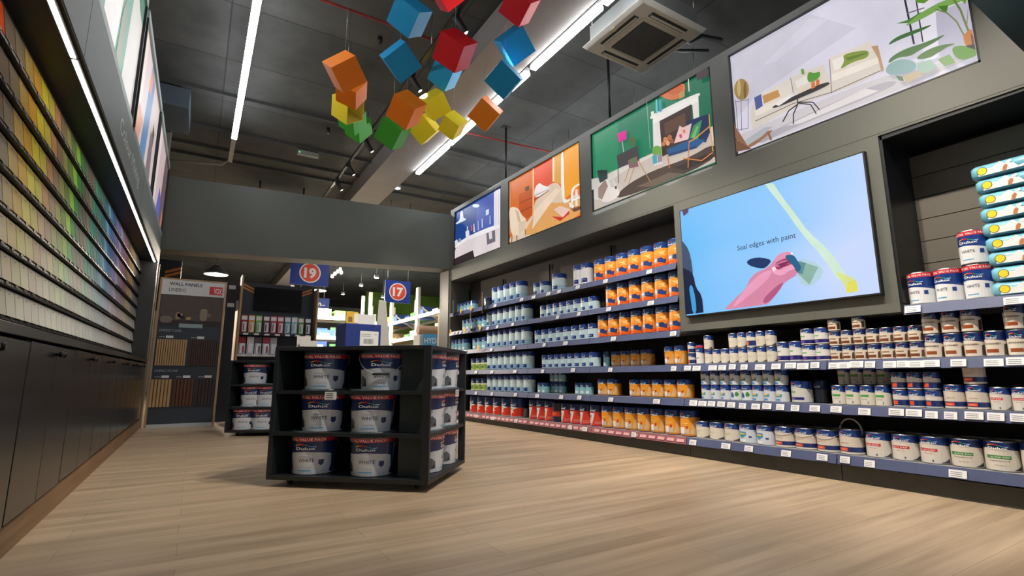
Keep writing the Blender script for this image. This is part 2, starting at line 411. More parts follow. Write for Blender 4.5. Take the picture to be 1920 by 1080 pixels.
def soft(m, sc=2.2, lo=.74, hi=1.16):
    nt = m.node_tree
    if 'soft' in nt.nodes: return m
    b = nt.nodes['Principled BSDF']; c = tuple(b.inputs['Emission Color'].default_value)
    tc = nt.nodes.new('ShaderNodeTexCoord'); n = nt.nodes.new('ShaderNodeTexNoise'); n.name = 'soft'; n.inputs['Scale'].default_value = sc; n.inputs['Detail'].default_value = 5; n.inputs['Roughness'].default_value = .6
    nt.links.new(tc.outputs['Object'], n.inputs['Vector'])
    mx = nt.nodes.new('ShaderNodeMix'); mx.data_type = 'RGBA'
    mx.inputs[6].default_value = (c[0]*lo, c[1]*lo, c[2]*lo, 1); mx.inputs[7].default_value = (*[min(1, v*hi) for v in c[:3]], 1)
    nt.links.new(n.outputs['Fac'], mx.inputs[0]); nt.links.new(mx.outputs[2], b.inputs['Emission Color']); return m
def pic(c, s=None): return soft(mat(c, .35, emit=PIC if s is None else s, name='backlit_print'))
ZB, ZT = 2.96, 4.07
m = MB(); strip_box(m, -1.3, LX-.03, 1.0, 10.0, 2.9, 4.16, PANEL, wl); struct(m.build('trim_6'))
def left_box(y0, y1, label, paint):
    t = thing('light_box', label, 'light box', group='light boxes above the left fascia')
    f = MB(); e = .03
    for a in ((y0, y1, 2.902, ZB), (y0, y1, ZT, 4.15), (y0, y0+e, ZB, ZT), (y1-e, y1, ZB, ZT)):
        strip_box(f, LX-.03, LX, *a, FRAMEW if a[2] < 2.95 or a[2] >= ZT else BLACKM, wl)
    f.build('frame', t)
    p = MB(); p.fix = False
    def P(u, v, l): y = y0+e+(y1-y0-2*e)*u; return Vector((LX-.024+l*.0008, y, wl(ZB+(ZT-ZB)*v, y)))
    for i, (c, pts) in enumerate(paint):
        p.add([P(u, v, i) for u, v in pts], [tuple(range(len(pts)))], pic(c))
    p.build('print', t); return t
R4 = [(0, 0), (1, 0), (1, 1), (0, 1)]
left_box(1.2, 3.18, 'light box on left wall nearest the camera, mostly out of view', [((190, 196, 190), R4)])
left_box(3.26, 5.32, 'light box with white stripes on green beside the ceiling, nearest in view', [
    ((70, 138, 116), R4), ((214, 206, 202), [(0, 0), (.12, 0), (.2, .75), (.05, .8), (0, 1)]), ((214, 206, 202), [(.22, 0), (.46, 0), (.52, .6), (.44, .78), (.34, .62), (.26, .7)]),
    ((204, 198, 192), [(.66, 0), (1, 0), (1, .82), (.8, .86), (.72, .98)]), ((110, 120, 84), [(.5, .05), (.6, .05), (.62, .45), (.57, .55), (.52, .4)]),
    ((226, 220, 214), [(.32, .72), (.46, .8), (.5, 1), (.36, 1)]), ((40, 110, 84), [(.86, .82), (1, .8), (1, 1), (.84, 1)])])
left_box(5.46, 7.62, 'light box with blue and cream print above the left fascia lettering', [
    ((206, 190, 188), R4), ((96, 132, 176), [(.3, 0), (.52, 0), (.62, .95), (.42, 1)]), ((226, 206, 196), [(0, 0), (.14, 0), (.2, 1), (.06, 1)]), ((212, 150, 120), [(.02, .02), (.2, .02), (.3, .3), (.12, .35)]),
    ((84, 90, 60), [(.7, .35), (.8, .3), (.86, .6), (.76, .66)]), ((126, 110, 118), [(.62, 0), (.86, 0), (.8, .5), (.66, .5)]), ((222, 140, 100), [(.36, .72), (.46, .7), (.5, .9), (.4, .92)])])
left_box(7.72, 9.95, 'light box with pale striped print at the far end of the left wall', [
    ((196, 176, 176), R4), ((224, 208, 206), [(.1, 0), (.24, 0), (.3, 1), (.16, 1)]), ((104, 84, 88), [(.62, .1), (1, 0), (1, 1), (.7, 1)]), ((96, 96, 180), [(.34, 0), (.7, 0), (.66, .35), (.5, .42)]), ((212, 120, 76), [(.84, .02), (.9, 0), (.96, .2), (.88, .3)])])

# ================================================================= RIGHT WALL FRAME
ZS = dict(A=1.955, B=1.605, C=1.245, D=.89, E=.548, F=.175, G=1.268)
fr = MB()
# upper frame with openings for four boxes
BXS = [(7.17, 9.02), (5.06, 6.93), (2.975, 4.83), (.98, 2.765)]
RZ0, RZ1 = 2.86, 3.93
strip_box(fr, RX, RX+.5, .5, 9.2, 2.585, RZ0, PANEL, wr); strip_box(fr, RX, RX+.5, .5, 9.2, RZ1, 4.0, PANEL, wr)
edges = [9.2, 9.02, 7.17, 6.93, 5.06, 4.83, 2.975, 2.765, .98, .5]
for i in range(0, 10, 2): strip_box(fr, RX, RX+.5, edges[i+1], edges[i], RZ0, RZ1, PANEL, wr)
strip_box(fr, RX+.08, RX+.5, .5, 9.2, RZ0, RZ1, BLACKM, wr)
struct(fr.build('trim_7'))
fr = MB(); strip_box(fr, RX+.0, RX+.5, 1.605, 3.53, 1.225, 2.585, PANEL, wr); struct(fr.build('trim_8'))
fr = MB(); strip_box(fr, RX, RX+.54, 9.13, 9.2, 0, 2.585, PANEL, wr); struct(fr.build('trim_9'))
# column at the right end of the opening, with timber edge
fr = MB(); fr.box(RX-.02, RX+.5, 9.2, 9.62, 0, 4.02, PANEL); struct(fr.build('trim_10'))

def right_picture(y0, y1, label, s, o, shapes, corner_bg):
    t = thing('light_box', label, 'light box', group='light boxes above the paint shelves')
    f = MB(); e = .012
    for a in ((y0, y1, RZ0, RZ0+e), (y0, y1, RZ1-e, RZ1), (y0, y0+e, RZ0, RZ1), (y1-e, y1, RZ0, RZ1)):
        strip_box(f, RX-.002, RX+.03, *a, BLACKM, wr)
    f.build('frame', t)
    p = MB(); p.fix = False; X = RX+.022
    def W(y, z, l): return Vector((X-l*.0006, y, z))
    p.add([W(y, wr(z, y), 0) for y, z in ((y0+e, RZ0+e), (y1-e, RZ0+e), (y1-e, RZ1-e), (y0+e, RZ1-e))], [(0, 1, 2, 3)], pic(corner_bg))
    for i, sh in enumerate(shapes):
        c, pts = sh[0], sh[1]
        if c == 'e':   # ellipse: colour, cx, cy, rx, ry
            _, c, cx, cy, rx, ry = sh; pts = [(cx+rx*math.cos(a*PI/8), cy+ry*math.sin(a*PI/8)) for a in range(16)]
        elif c == 'l':  # line: colour, points, width
            _, c, ln, lw = sh
            for (ax, ay), (bx, by) in zip(ln, ln[1:]):
                dx, dy = bx-ax, by-ay; L = math.hypot(dx, dy) or 1; nx, ny = -dy/L*lw/2, dx/L*lw/2
                q = [(ax+nx, ay+ny), (bx+nx, by+ny), (bx-nx, by-ny), (ax-nx, ay-ny)]
                put(p, q, c, i, s, o, y0+e, y1-e, X)
            continue
        put(p, pts, c, i, s, o, y0+e, y1-e, X)
    p.build('print', t); return t
def chaikin(pts, it=2):
    for _ in range(it):
        q = []
        for k in range(len(pts)):
            (ax, ay), (bx, by) = pts[k], pts[(k+1) % len(pts)]
            q += [(ax*.75+bx*.25, ay*.75+by*.25), (ax*.25+bx*.75, ay*.25+by*.75)]
        pts = q
    return pts
def put(p, pts, c, i, s, o, y0, y1, X, m=None):
    if 6 <= len(pts) <= 11: pts = chaikin(pts)
    vs = []
    for x, y in pts:
        q = on(o[0]+x/s, o[1]+y/s, 0, X); yy = min(max(q.y, y0), y1)
        zz = min(max(q.z, wr(RZ0, yy)+.012), wr(RZ1, yy)-.012); vs.append(Vector((X-(i+1)*.0006, yy, zz)))
    p.add(vs, [tuple(range(len(vs)))], m or pic(c))

S1, O1 = 2.7, (850, 60); S2, O2 = 1920/840, (1080, 0)
right_picture(*BXS[0], 'light box showing a blue kitchen with a white counter', S1, O1, [
    ((60, 84, 170), [(120, 860), (205, 810), (205, 980), (110, 1040)]),
    ((235, 230, 235), [(206, 810), (243, 790), (243, 1110), (206, 1120)]), ((205, 200, 210), [(214, 800), (219, 798), (219, 1000), (214, 1000)]), ((205, 200, 210), [(228, 794), (232, 792), (232, 1000), (228, 1000)]),
    ((226, 214, 216), [(4, 1092), (60, 1045), (205, 985), (243, 985), (243, 1125), (4, 1200)]), ((240, 236, 236), [(4, 1086), (60, 1040), (205, 978), (243, 976), (243, 990), (60, 1056), (4, 1100)]),
    ((52, 40, 46), [(2, 1150), (100, 1105), (108, 1150), (2, 1215)]), ((110, 104, 116), [(168, 1020), (212, 1002), (214, 1060), (172, 1078)]), ((220, 216, 220), [(180, 1016), (196, 1010), (198, 1046), (184, 1050)]),
    ((222, 226, 236), [(36, 908), (50, 903), (52, 944), (66, 944), (66, 952), (14, 976), (14, 968), (36, 950)]),
    ((206, 212, 226), [(166, 902), (182, 896), (182, 922), (166, 930)]),
    ('e', (214, 236, 255), 116, 880, 18, 9),
    ((196, 200, 210), [(70, 985), (76, 982), (78, 1030), (70, 1034)]), ((210, 80, 70), [(92, 978), (97, 976), (99, 1005), (92, 1008)]), ((216, 216, 224), [(104, 972), (108, 970), (112, 1012), (104, 1016)]), ((170, 178, 200), [(126, 958), (130, 956), (132, 1002), (126, 1006)]), ((200, 206, 220), [(146, 946), (150, 944), (152, 990), (146, 992)]), ((170, 178, 200), [(186, 930), (190, 928), (192, 972), (186, 974)]),
    ((230, 230, 236), [(64, 1010), (82, 1004), (84, 1040), (66, 1046)]), ((220, 222, 230), [(10, 1060), (20, 1050), (30, 1066), (12, 1086)]), ((150, 156, 176), [(30, 1048), (40, 1044), (42, 1062), (32, 1066)])], (26, 66, 140))
right_picture(*BXS[1], 'light box showing an orange room with a cream armchair', S1, O1, [
    ((214, 106, 24), [(278, 762), (408, 690), (408, 942), (280, 1030)]), ((232, 160, 110), [(278, 762), (290, 755), (290, 1020), (280, 1030)]),
    ((226, 74, 26), [(410, 690), (503, 632), (503, 792), (410, 852)]),
    ((222, 160, 60), [(503, 630), (546, 605), (548, 772), (503, 756)]), ((250, 226, 190), [(503, 630), (512, 625), (512, 758), (503, 756)]),
    ((224, 200, 176), [(282, 1040), (400, 944), (412, 852), (500, 756), (548, 775), (562, 866), (648, 800), (652, 944), (280, 1080)]),
    ((226, 164, 92), [(400, 944), (470, 860), (560, 870), (648, 820), (652, 944), (340, 1056)]), ((244, 214, 190), [(412, 905), (520, 790), (545, 800), (470, 900), (400, 1000)]),
    ((248, 236, 226), [(545, 603), (561, 595), (563, 856), (590, 846), (590, 858), (548, 874)]),
    ((246, 160, 32), [(563, 592), (645, 545), (648, 772), (565, 848)]),
    ((240, 190, 130), [(403, 690), (410, 688), (410, 940), (403, 945)]),
    ((196, 84, 14), [(333, 824), (402, 790), (402, 930), (338, 962)]), ((120, 50, 20), [(338, 866), (402, 836), (402, 840), (338, 870)]), ((120, 50, 20), [(338, 910), (402, 882), (402, 886), (338, 914)]), ((90, 60, 40), [(366, 786), (386, 778), (386, 800), (366, 806)]),
    ((238, 226, 224), [(412, 792), (440, 760), (450, 775), (495, 788), (486, 800), (412, 850)]), ((190, 176, 180), [(412, 826), (490, 792), (490, 797), (412, 834)]), ((120, 70, 50), [(412, 850), (486, 802), (486, 806), (412, 856)]),
    ((238, 216, 190), [(284, 900), (300, 884), (332, 892), (350, 930), (374, 946), (370, 1000), (345, 1030), (300, 1034), (290, 980)]), ((206, 180, 150), [(316, 900), (334, 910), (346, 970), (330, 960)]), ((220, 196, 168), [(334, 970), (372, 950), (368, 1000), (338, 1026)]),
    ((130, 80, 40), [(298, 1034), (303, 1034), (301, 1070), (297, 1070)]), ((130, 80, 40), [(322, 1030), (327, 1030), (328, 1062), (324, 1062)]), ((130, 80, 40), [(366, 1000), (370, 998), (371, 1030), (368, 1032)]),
    ((240, 200, 186), [(512, 900), (545, 880), (596, 900), (560, 940)]), ((206, 44, 34), [(502, 934), (560, 938), (590, 905), (592, 922), (545, 958)]),
    ((244, 236, 230), [(600, 790), (645, 765), (646, 775), (612, 792), (612, 870), (600, 876)]), ((240, 230, 222), [(622, 800), (634, 796), (634, 880), (622, 880)]), ((250, 246, 240), [(604, 850), (646, 834), (646, 842), (604, 860)]), ((110, 60, 40), [(585, 876), (625, 890), (650, 880), (650, 900), (615, 912)]), ((240, 236, 230), [(590, 862), (618, 880), (612, 896), (592, 886)])], (236, 110, 22))
right_picture(*BXS[2], 'light box showing a green room with a white fireplace', S2, O2, [
    ((30, 138, 96), [(62, 568), (180, 506), (180, 725), (66, 778)]), ((22, 108, 78), [(440, 350), (572, 272), (600, 540), (520, 560)]),
    ((196, 184, 174), [(68, 775), (330, 655), (600, 535), (607, 690), (70, 905)]), ((214, 208, 200), [(68, 778), (330, 655), (330, 672), (150, 760), (150, 830), (68, 870)]), ((214, 208, 200), [(578, 545), (600, 535), (603, 610), (585, 600)]),
    ((72, 58, 50), [(205, 800), (330, 730), (480, 680), (605, 605), (607, 692), (150, 872)]), ((104, 88, 74), [(260, 800), (400, 740), (470, 745), (330, 800)]), ((50, 40, 36), [(420, 720), (560, 660), (600, 670), (470, 730)]),
    ((232, 226, 220), [(316, 500), (345, 482), (530, 394), (534, 408), (520, 418), (325, 516)]), ((226, 220, 214), [(330, 514), (358, 500), (374, 700), (336, 712)]), ((226, 220, 214), [(498, 424), (526, 410), (530, 500), (506, 520)]), ((236, 232, 226), [(330, 500), (526, 412), (526, 436), (334, 532)]),
    ((62, 46, 40), [(360, 520), (496, 448), (502, 610), (372, 672)]), ((96, 66, 50), [(380, 530), (470, 484), (474, 540), (384, 580)]),
    ('e', (206, 130, 84), 386, 600, 10, 12), ('e', (180, 104, 64), 404, 590, 10, 12), ('e', (222, 160, 110), 396, 614, 9, 11), ('e', (150, 90, 60), 414, 606, 8, 10), ('e', (190, 120, 80), 378, 618, 8, 10),
    ('e', (206, 106, 56), 414, 380, 58, 50), ('e', (190, 90, 44), 420, 374, 40, 34),
    ((22, 44, 84), [(476, 522), (575, 488), (579, 566), (560, 612), (480, 600)]), ((28, 84, 134), [(392, 642), (500, 596), (560, 600), (520, 636), (402, 672)]), ((20, 60, 106), [(392, 650), (402, 672), (520, 636), (520, 626), (402, 660)]),
    ((226, 190, 190), [(424, 616), (448, 540), (462, 548), (500, 530), (486, 598)]), ((206, 70, 110), [(446, 580), (456, 574), (460, 590), (450, 596)]), ((220, 120, 80), [(462, 560), (472, 556), (474, 570), (464, 574)]), ((60, 140, 86), [(490, 594), (508, 540), (545, 514), (528, 600)]), ((110, 180, 110), [(500, 588), (520, 545), (532, 540), (512, 596)]),
    ('l', (226, 160, 50), [(575, 490), (580, 560), (592, 650)], 4), ('l', (214, 140, 50), [(580, 542), (510, 600), (488, 610)], 5), ('l', (190, 110, 50), [(398, 668), (406, 722)], 4), ('l', (200, 120, 50), [(490, 612), (486, 720)], 4), ('l', (210, 130, 50), [(464, 680), (545, 690), (592, 655)], 4),
    ((222, 30, 150), [(182, 574), (221, 560), (222, 598), (188, 612)]), ('l', (200, 200, 190), [(204, 608), (210, 655)], 3),
    ((66, 62, 66), [(180, 668), (272, 624), (277, 690), (186, 722)]), ('l', (40, 36, 36), [(186, 720), (188, 786)], 3), ('l', (170, 130, 80), [(240, 705), (215, 780)], 3), ('l', (170, 130, 80), [(274, 690), (325, 780)], 3), ('l', (170, 130, 80), [(262, 700), (232, 790)], 3),
    ((90, 190, 200), [(348, 430), (354, 428), (358, 486), (348, 490)]), ((60, 150, 180), [(362, 432), (370, 428), (376, 478), (364, 484)]), ((236, 226, 214), [(328, 482), (340, 478), (342, 498), (330, 502)]),
    ('l', (230, 220, 200), [(488, 330), (492, 395)], 4), ((180, 140, 80), [(448, 402), (472, 390), (474, 416), (450, 428)]),
    ((60, 160, 180), [(334, 672), (354, 664), (356, 702), (338, 706)]), ((150, 130, 140), [(356, 668), (376, 662), (378, 694), (358, 700)]), ((110, 160, 70), [(334, 640), (350, 626), (374, 632), (376, 664), (338, 668)]),
    ((80, 100, 60), [(236, 600), (252, 584), (264, 600), (262, 622), (242, 630)]), ((130, 90, 100), [(230, 690), (270, 672), (276, 716), (236, 724)]), ((90, 120, 80), [(240, 684), (262, 676), (266, 700), (244, 706)]),
    ((30, 60, 56), [(100, 742), (142, 728), (144, 772), (110, 786)]), ('e', (20, 40, 40), 120, 738, 22, 8), ((206, 200, 192), [(70, 772), (100, 764), (102, 808), (72, 818)]),
    ((222, 212, 206), [(104, 806), (134, 768), (168, 766), (180, 800), (202, 830), (170, 860), (128, 872), (104, 850)]), ((150, 128, 116), [(104, 808), (134, 772), (146, 800), (120, 858), (104, 848)]), ((196, 190, 188), [(150, 774), (166, 770), (176, 804), (158, 806)]), ((70, 60, 58), [(176, 800), (184, 800), (184, 812), (176, 812)]),
    ((60, 36, 44), [(524, 302), (574, 274), (578, 330), (528, 350)]), ('l', (150, 190, 170), [(312, 430), (328, 640)], 2)], (24, 122, 88))
right_picture(*BXS[3], 'large light box showing a white lounge with a cream sofa', S2, O2, [
    ((206, 202, 216), [(648, 222), (1000, 60), (1200, 120), (760, 420), (676, 520)]), ((214, 210, 224), [(1000, 80), (1080, 84), (860, 260), (800, 280)]),
    ((206, 200, 204), [(676, 592), (760, 552), (1320, 318), (1500, 300), (1745, 180), (1745, 240), (686, 662)]), ((178, 174, 182), [(760, 600), (1100, 440), (1340, 340), (1400, 360), (900, 560), (790, 620)]), ((222, 216, 216), [(900, 540), (1240, 380), (1300, 390), (960, 530)]),
    ((216, 206, 196), [(748, 470), (765, 440), (820, 470), (920, 420), (1100, 350), (1310, 250), (1320, 312), (1095, 404), (930, 462), (765, 556), (752, 548)]),
    ((226, 214, 202), [(800, 400), (916, 338), (930, 420), (812, 458)]), ((222, 210, 198), [(922, 330), (1062, 276), (1092, 350), (936, 410)]), ((224, 212, 200), [(1086, 250), (1262, 178), (1300, 256), (1098, 330)]),
    ((234, 222, 210), [(766, 470), (930, 404), (935, 424), (772, 500)]), ((236, 226, 214), [(1098, 320), (1300, 244), (1306, 270), (1100, 350)]),
    ('l', (110, 96, 90), [(770, 520), (930, 446), (1098, 396), (1316, 300)], 3), ('l', (120, 106, 100), [(1088, 256), (1098, 400)], 3), ('l', (130, 116, 110), [(922, 335), (934, 400)], 3),
    ((190, 150, 110), [(1268, 200), (1296, 196), (1322, 300), (1312, 312), (1296, 250)]),
    ((80, 92, 150), [(766, 420), (796, 404), (803, 455), (774, 474)]), ((196, 144, 84), [(802, 412), (868, 386), (878, 414), (808, 446)]), ((236, 226, 220), [(940, 350), (1000, 320), (1010, 350), (952, 380)]), ((240, 230, 222), [(1100, 262), (1160, 236), (1150, 290), (1110, 304)]),
    ((130, 152, 62), [(1144, 238), (1200, 222), (1260, 216), (1256, 250), (1190, 266), (1130, 304), (1156, 262)]), ((100, 124, 50), [(1160, 250), (1250, 226), (1250, 232), (1170, 262)]),
    ((52, 44, 46), [(842, 458), (950, 408), (1050, 362), (1092, 352), (1088, 368), (960, 424), (852, 468)]),
    ('l', (48, 40, 42), [(952, 424), (955, 448), (916, 476), (890, 524)], 5), ('l', (48, 40, 42), [(955, 448), (936, 490), (936, 534)], 5), ('l', (48, 40, 42), [(955, 444), (1010, 450), (1034, 490)], 5), ('l', (48, 40, 42), [(958, 440), (1020, 440), (1048, 472)], 5),
    ((110, 160, 60), [(968, 300), (980, 296), (984, 320), (972, 322)]), ((90, 150, 50), [(994, 330), (1004, 308), (1026, 318), (1050, 306), (1052, 330), (1030, 350), (1000, 358)]), ((214, 120, 60), [(1012, 358), (1028, 350), (1030, 378), (1014, 384)]), ((206, 110, 50), [(1034, 346), (1048, 342), (1048, 366), (1034, 372)]), ((232, 210, 190), [(964, 372), (980, 366), (984, 392), (966, 398)]), ((236, 232, 232), [(858, 452), (888, 430), (924, 408), (928, 420), (876, 456)]),
    ('e', (160, 130, 70), 715, 386, 32, 46), ('e', (196, 170, 110), 704, 380, 8, 36), ('e', (120, 92, 50), 730, 390, 6, 36), ('l', (60, 62, 90), [(690, 430), (700, 560), (744, 552), (744, 424)], 2), ('l', (60, 62, 90), [(714, 434), (716, 560)], 2), ('l', (60, 62, 90), [(690, 440), (744, 430)], 2),
    ((140, 98, 70), [(676, 530), (690, 545), (748, 636), (740, 646), (680, 600)]), ((156, 110, 76), [(780, 580), (850, 558), (848, 566), (792, 612), (770, 626), (740, 640), (740, 628)]), ((176, 180, 186), [(728, 606), (812, 550), (850, 545), (800, 590), (746, 624)]), ((120, 80, 56), [(684, 604), (760, 640), (690, 655)]), ((140, 98, 70), [(826, 570), (834, 566), (848, 600), (840, 606)]),
    ((186, 182, 200), [(1545, 60), (1700, 0), (1740, 200), (1570, 270)]), ((228, 224, 236), [(1470, 0), (1545, 0), (1560, 250), (1500, 270)]),
    ('l', (50, 40, 54), [(1416, 0), (1456, 195)], 9), ('l', (50, 40, 54), [(1464, 0), (1494, 185)], 6), ('l', (110, 100, 110), [(1425, 64), (1500, 40)], 5),
    ((60, 108, 52), [(1338, 204), (1372, 168), (1436, 142), (1546, 106), (1500, 134), (1440, 158), (1390, 178)]), ((66, 112, 56), [(1342, 282), (1356, 250), (1420, 214), (1500, 190), (1600, 148), (1560, 178), (1530, 196), (1480, 222), (1440, 248), (1390, 250)]),
    ((78, 118, 56), [(1460, 262), (1490, 232), (1560, 200), (1646, 190), (1600, 206), (1560, 232), (1520, 256)]), ((80, 130, 60), [(1380, 108), (1430, 92), (1480, 62), (1520, 50), (1440, 104)]),
    ((124, 168, 84), [(1414, 120), (1450, 90), (1500, 52), (1600, 0), (1690, 0), (1640, 22), (1575, 42), (1500, 84), (1450, 108)]), ((92, 142, 44), [(1460, 0), (1530, 0), (1500, 22), (1468, 18)]), ((70, 120, 40), [(1560, 34), (1604, 30), (1596, 62), (1574, 50)]), ((100, 150, 50), [(1652, 0), (1690, 0), (1676, 26)]),
    ('l', (120, 134, 80), [(1548, 46), (1600, 64), (1640, 100), (1672, 160)], 7), ('l', (110, 124, 70), [(1624, 0), (1656, 50), (1690, 140)], 10), ('l', (130, 120, 90), [(1692, 36), (1684, 110)], 5),
    ((186, 116, 52), [(1666, 160), (1682, 148), (1700, 128), (1712, 150), (1728, 196), (1680, 212)]), ((110, 60, 40), [(1700, 150), (1716, 160), (1726, 196), (1706, 200)]), ((34, 30, 34), [(1680, 204), (1734, 190), (1740, 232), (1690, 244)]),
    ((92, 144, 62), [(1612, 214), (1660, 200), (1700, 214), (1738, 226), (1732, 246), (1650, 272)]), ((120, 160, 100), [(1560, 262), (1610, 240), (1636, 276), (1590, 292)]),
    ((130, 166, 166), [(1334, 304), (1360, 272), (1420, 258), (1466, 272), (1470, 300), (1430, 324), (1350, 330)]), ((156, 186, 172), [(1470, 278), (1530, 262), (1556, 290), (1520, 320), (1474, 316)]), ((190, 172, 140), [(1410, 336), (1480, 310), (1500, 320), (1430, 364)]), ((90, 120, 90), [(1380, 330), (1410, 336), (1416, 354), (1396, 352)])], (218, 214, 228))

m = MB(); strip_box(m, RX-.0008, RX, .76, 9.2, 2.600, 2.604, BLACKM, wr); struct(m.build('trim_14'))
m = MB()
for y in (3.33, 6.6): m.box(LX, LX+.0008, y, y+.003, wl(2.47, y), wl(2.9, y), BLACKM)
struct(m.build('trim_15'))
# TV
ty0, ty1, tz0, tz1 = 1.70, 3.41, 1.375, 2.475
t = thing('television', 'large lit wall screen showing a hand painting with a brush', 'television')
m = MB(); strip_box(m, RX-.045, RX-.002, ty0-.012, ty1+.012, tz0-.014, tz1+.012, BLACKM, wr); m.build('case', t, bevel=.003)
m = MB(); m.fix = False
def TQ(x, y, l, s=3.2725, o=(1270, 270)): q = on(o[0]+x/s, o[1]+y/s, 0, RX-.0462); return Vector((RX-.0462-l*.0006, min(max(q.y, ty0), ty1), min(max(q.z, tz0+.005), wr(tz1, q.y)-.004)))
m.add([Vector((RX-.046, y, wr(z, y))) for y, z in ((ty0, tz0), (ty1, tz0), (ty1, tz1), (ty0, tz1))], [(0, 1, 2, 3)], screen_mat())
SCR = [((196, 222, 206), [(525, 234), (575, 218), (640, 320), (740, 450), (800, 535), (930, 650), (1010, 760), (1050, 838), (985, 840), (900, 700), (770, 560), (650, 390)]),
    ((204, 218, 140), [(960, 780), (1030, 800), (1098, 832), (1112, 902), (1036, 918), (1030, 870)]), ((216, 210, 90), [(1046, 850), (1096, 834), (1110, 902), (1038, 914)]),
    ((170, 200, 214), [(740, 690), (880, 740), (900, 800), (820, 880), (740, 850)]), ((132, 170, 160), [(748, 716), (866, 756), (812, 862), (744, 800)]), ((90, 136, 140), [(740, 720), (790, 730), (770, 800), (736, 790)]),
    ((14, 46, 96), [(424, 722), (460, 700), (520, 696), (582, 712), (560, 745), (530, 766), (480, 758), (440, 744)]),
    ((206, 130, 160), [(275, 1028), (350, 955), (420, 890), (440, 840), (480, 790), (560, 760), (620, 680), (680, 672), (740, 740), (742, 800), (690, 830), (650, 860), (620, 910), (580, 960), (548, 990), (400, 1016)]),
    ((222, 150, 184), [(440, 860), (520, 790), (590, 770), (560, 830), (480, 900), (380, 980), (330, 1010)]), ((170, 84, 124), [(520, 960), (600, 880), (660, 840), (630, 900), (548, 986)]),
    ((150, 50, 90), [(604, 726), (650, 700), (706, 710), (700, 740), (640, 760), (610, 780)]), ((228, 160, 190), [(590, 756), (640, 780), (690, 748), (700, 770), (650, 810), (590, 800)]), ((236, 210, 226), [(582, 760), (600, 752), (610, 770), (590, 784)]),
    ((214, 140, 172), [(600, 700), (640, 668), (690, 660), (716, 676), (690, 694), (640, 712), (606, 730)]), ((196, 112, 150), [(606, 736), (650, 716), (700, 712), (712, 728), (660, 742), (612, 760)]), ((226, 156, 188), [(640, 770), (690, 744), (736, 740), (742, 758), (700, 778), (650, 796)]), ((206, 126, 162), [(660, 806), (706, 782), (742, 778), (740, 798), (700, 820), (664, 832)]), ((246, 222, 232), [(700, 664), (714, 668), (712, 680), (700, 680)]),
    ((30, 92, 130), [(660, 684), (716, 678), (744, 720), (768, 760), (740, 796), (716, 744), (690, 730)]), ((120, 40, 80), [(620, 740), (690, 716), (700, 724), (640, 756)]),
    ((60, 74, 104), [(-60, 560), (40, 600), (76, 650), (96, 740), (104, 850), (-60, 900)]), ((8, 24, 56), [(-80, 740), (70, 770), (104, 800), (118, 880), (156, 930), (166, 1020), (166, 1075), (-80, 1100)]), ((60, 150, 210), [(76, 880), (96, 860), (118, 950), (124, 1040), (100, 1044), (88, 950)]),
    ((90, 54, 92), [(36, 402), (76, 392), (70, 424), (44, 444)])]
for i, (c, pts) in enumerate(SCR):
    if len(pts) > 4: pts = chaikin(pts, 1)
    m.add([TQ(x, y, i+1) for x, y in pts], [tuple(range(len(pts)))], soft(mat(c, .3, emit=.95, name='screen_picture'), 6, .8, 1.15))
a = TQ(374, 656, 20); b = TQ(733, 575, 20); flat_text(m, 'Seal edges with paint', a, (b-a).normalized(), (0, 0, 1), .048, mat((50, 60, 80), .3, emit=.3, name='screen_caption'), width=(b-a).length)
m.build('screen', t)

# recess liners
m = MB(); strip_box(m, 4.62, 4.72, 3.53, 9.13, 1.6, 2.6, mat((84, 78, 70), .5, vary=.12, scale=2.5, name='recess_back'), wr); struct(m.build('trim_11'))
m = MB(); SL = mat((104, 98, 90), .6, vary=.08, scale=3, name='slat_back')
for k in range(8):
    z = 1.1+k*.17; m.box(4.62, 4.70, .3, 1.605, z, z+.164, SL)
m.box(4.70, 4.72, .3, 1.605, 1.1, 2.6, BLACKM); struct(m.build('trim_12'))
m = MB(); m.box(RX+.01, 4.62, 1.585, 1.605, 1.28, 2.55, BLACK); m.box(RX+.01, 4.7, .3, 1.6, 2.50, 2.56, BLACK); struct(m.build('trim_13'))

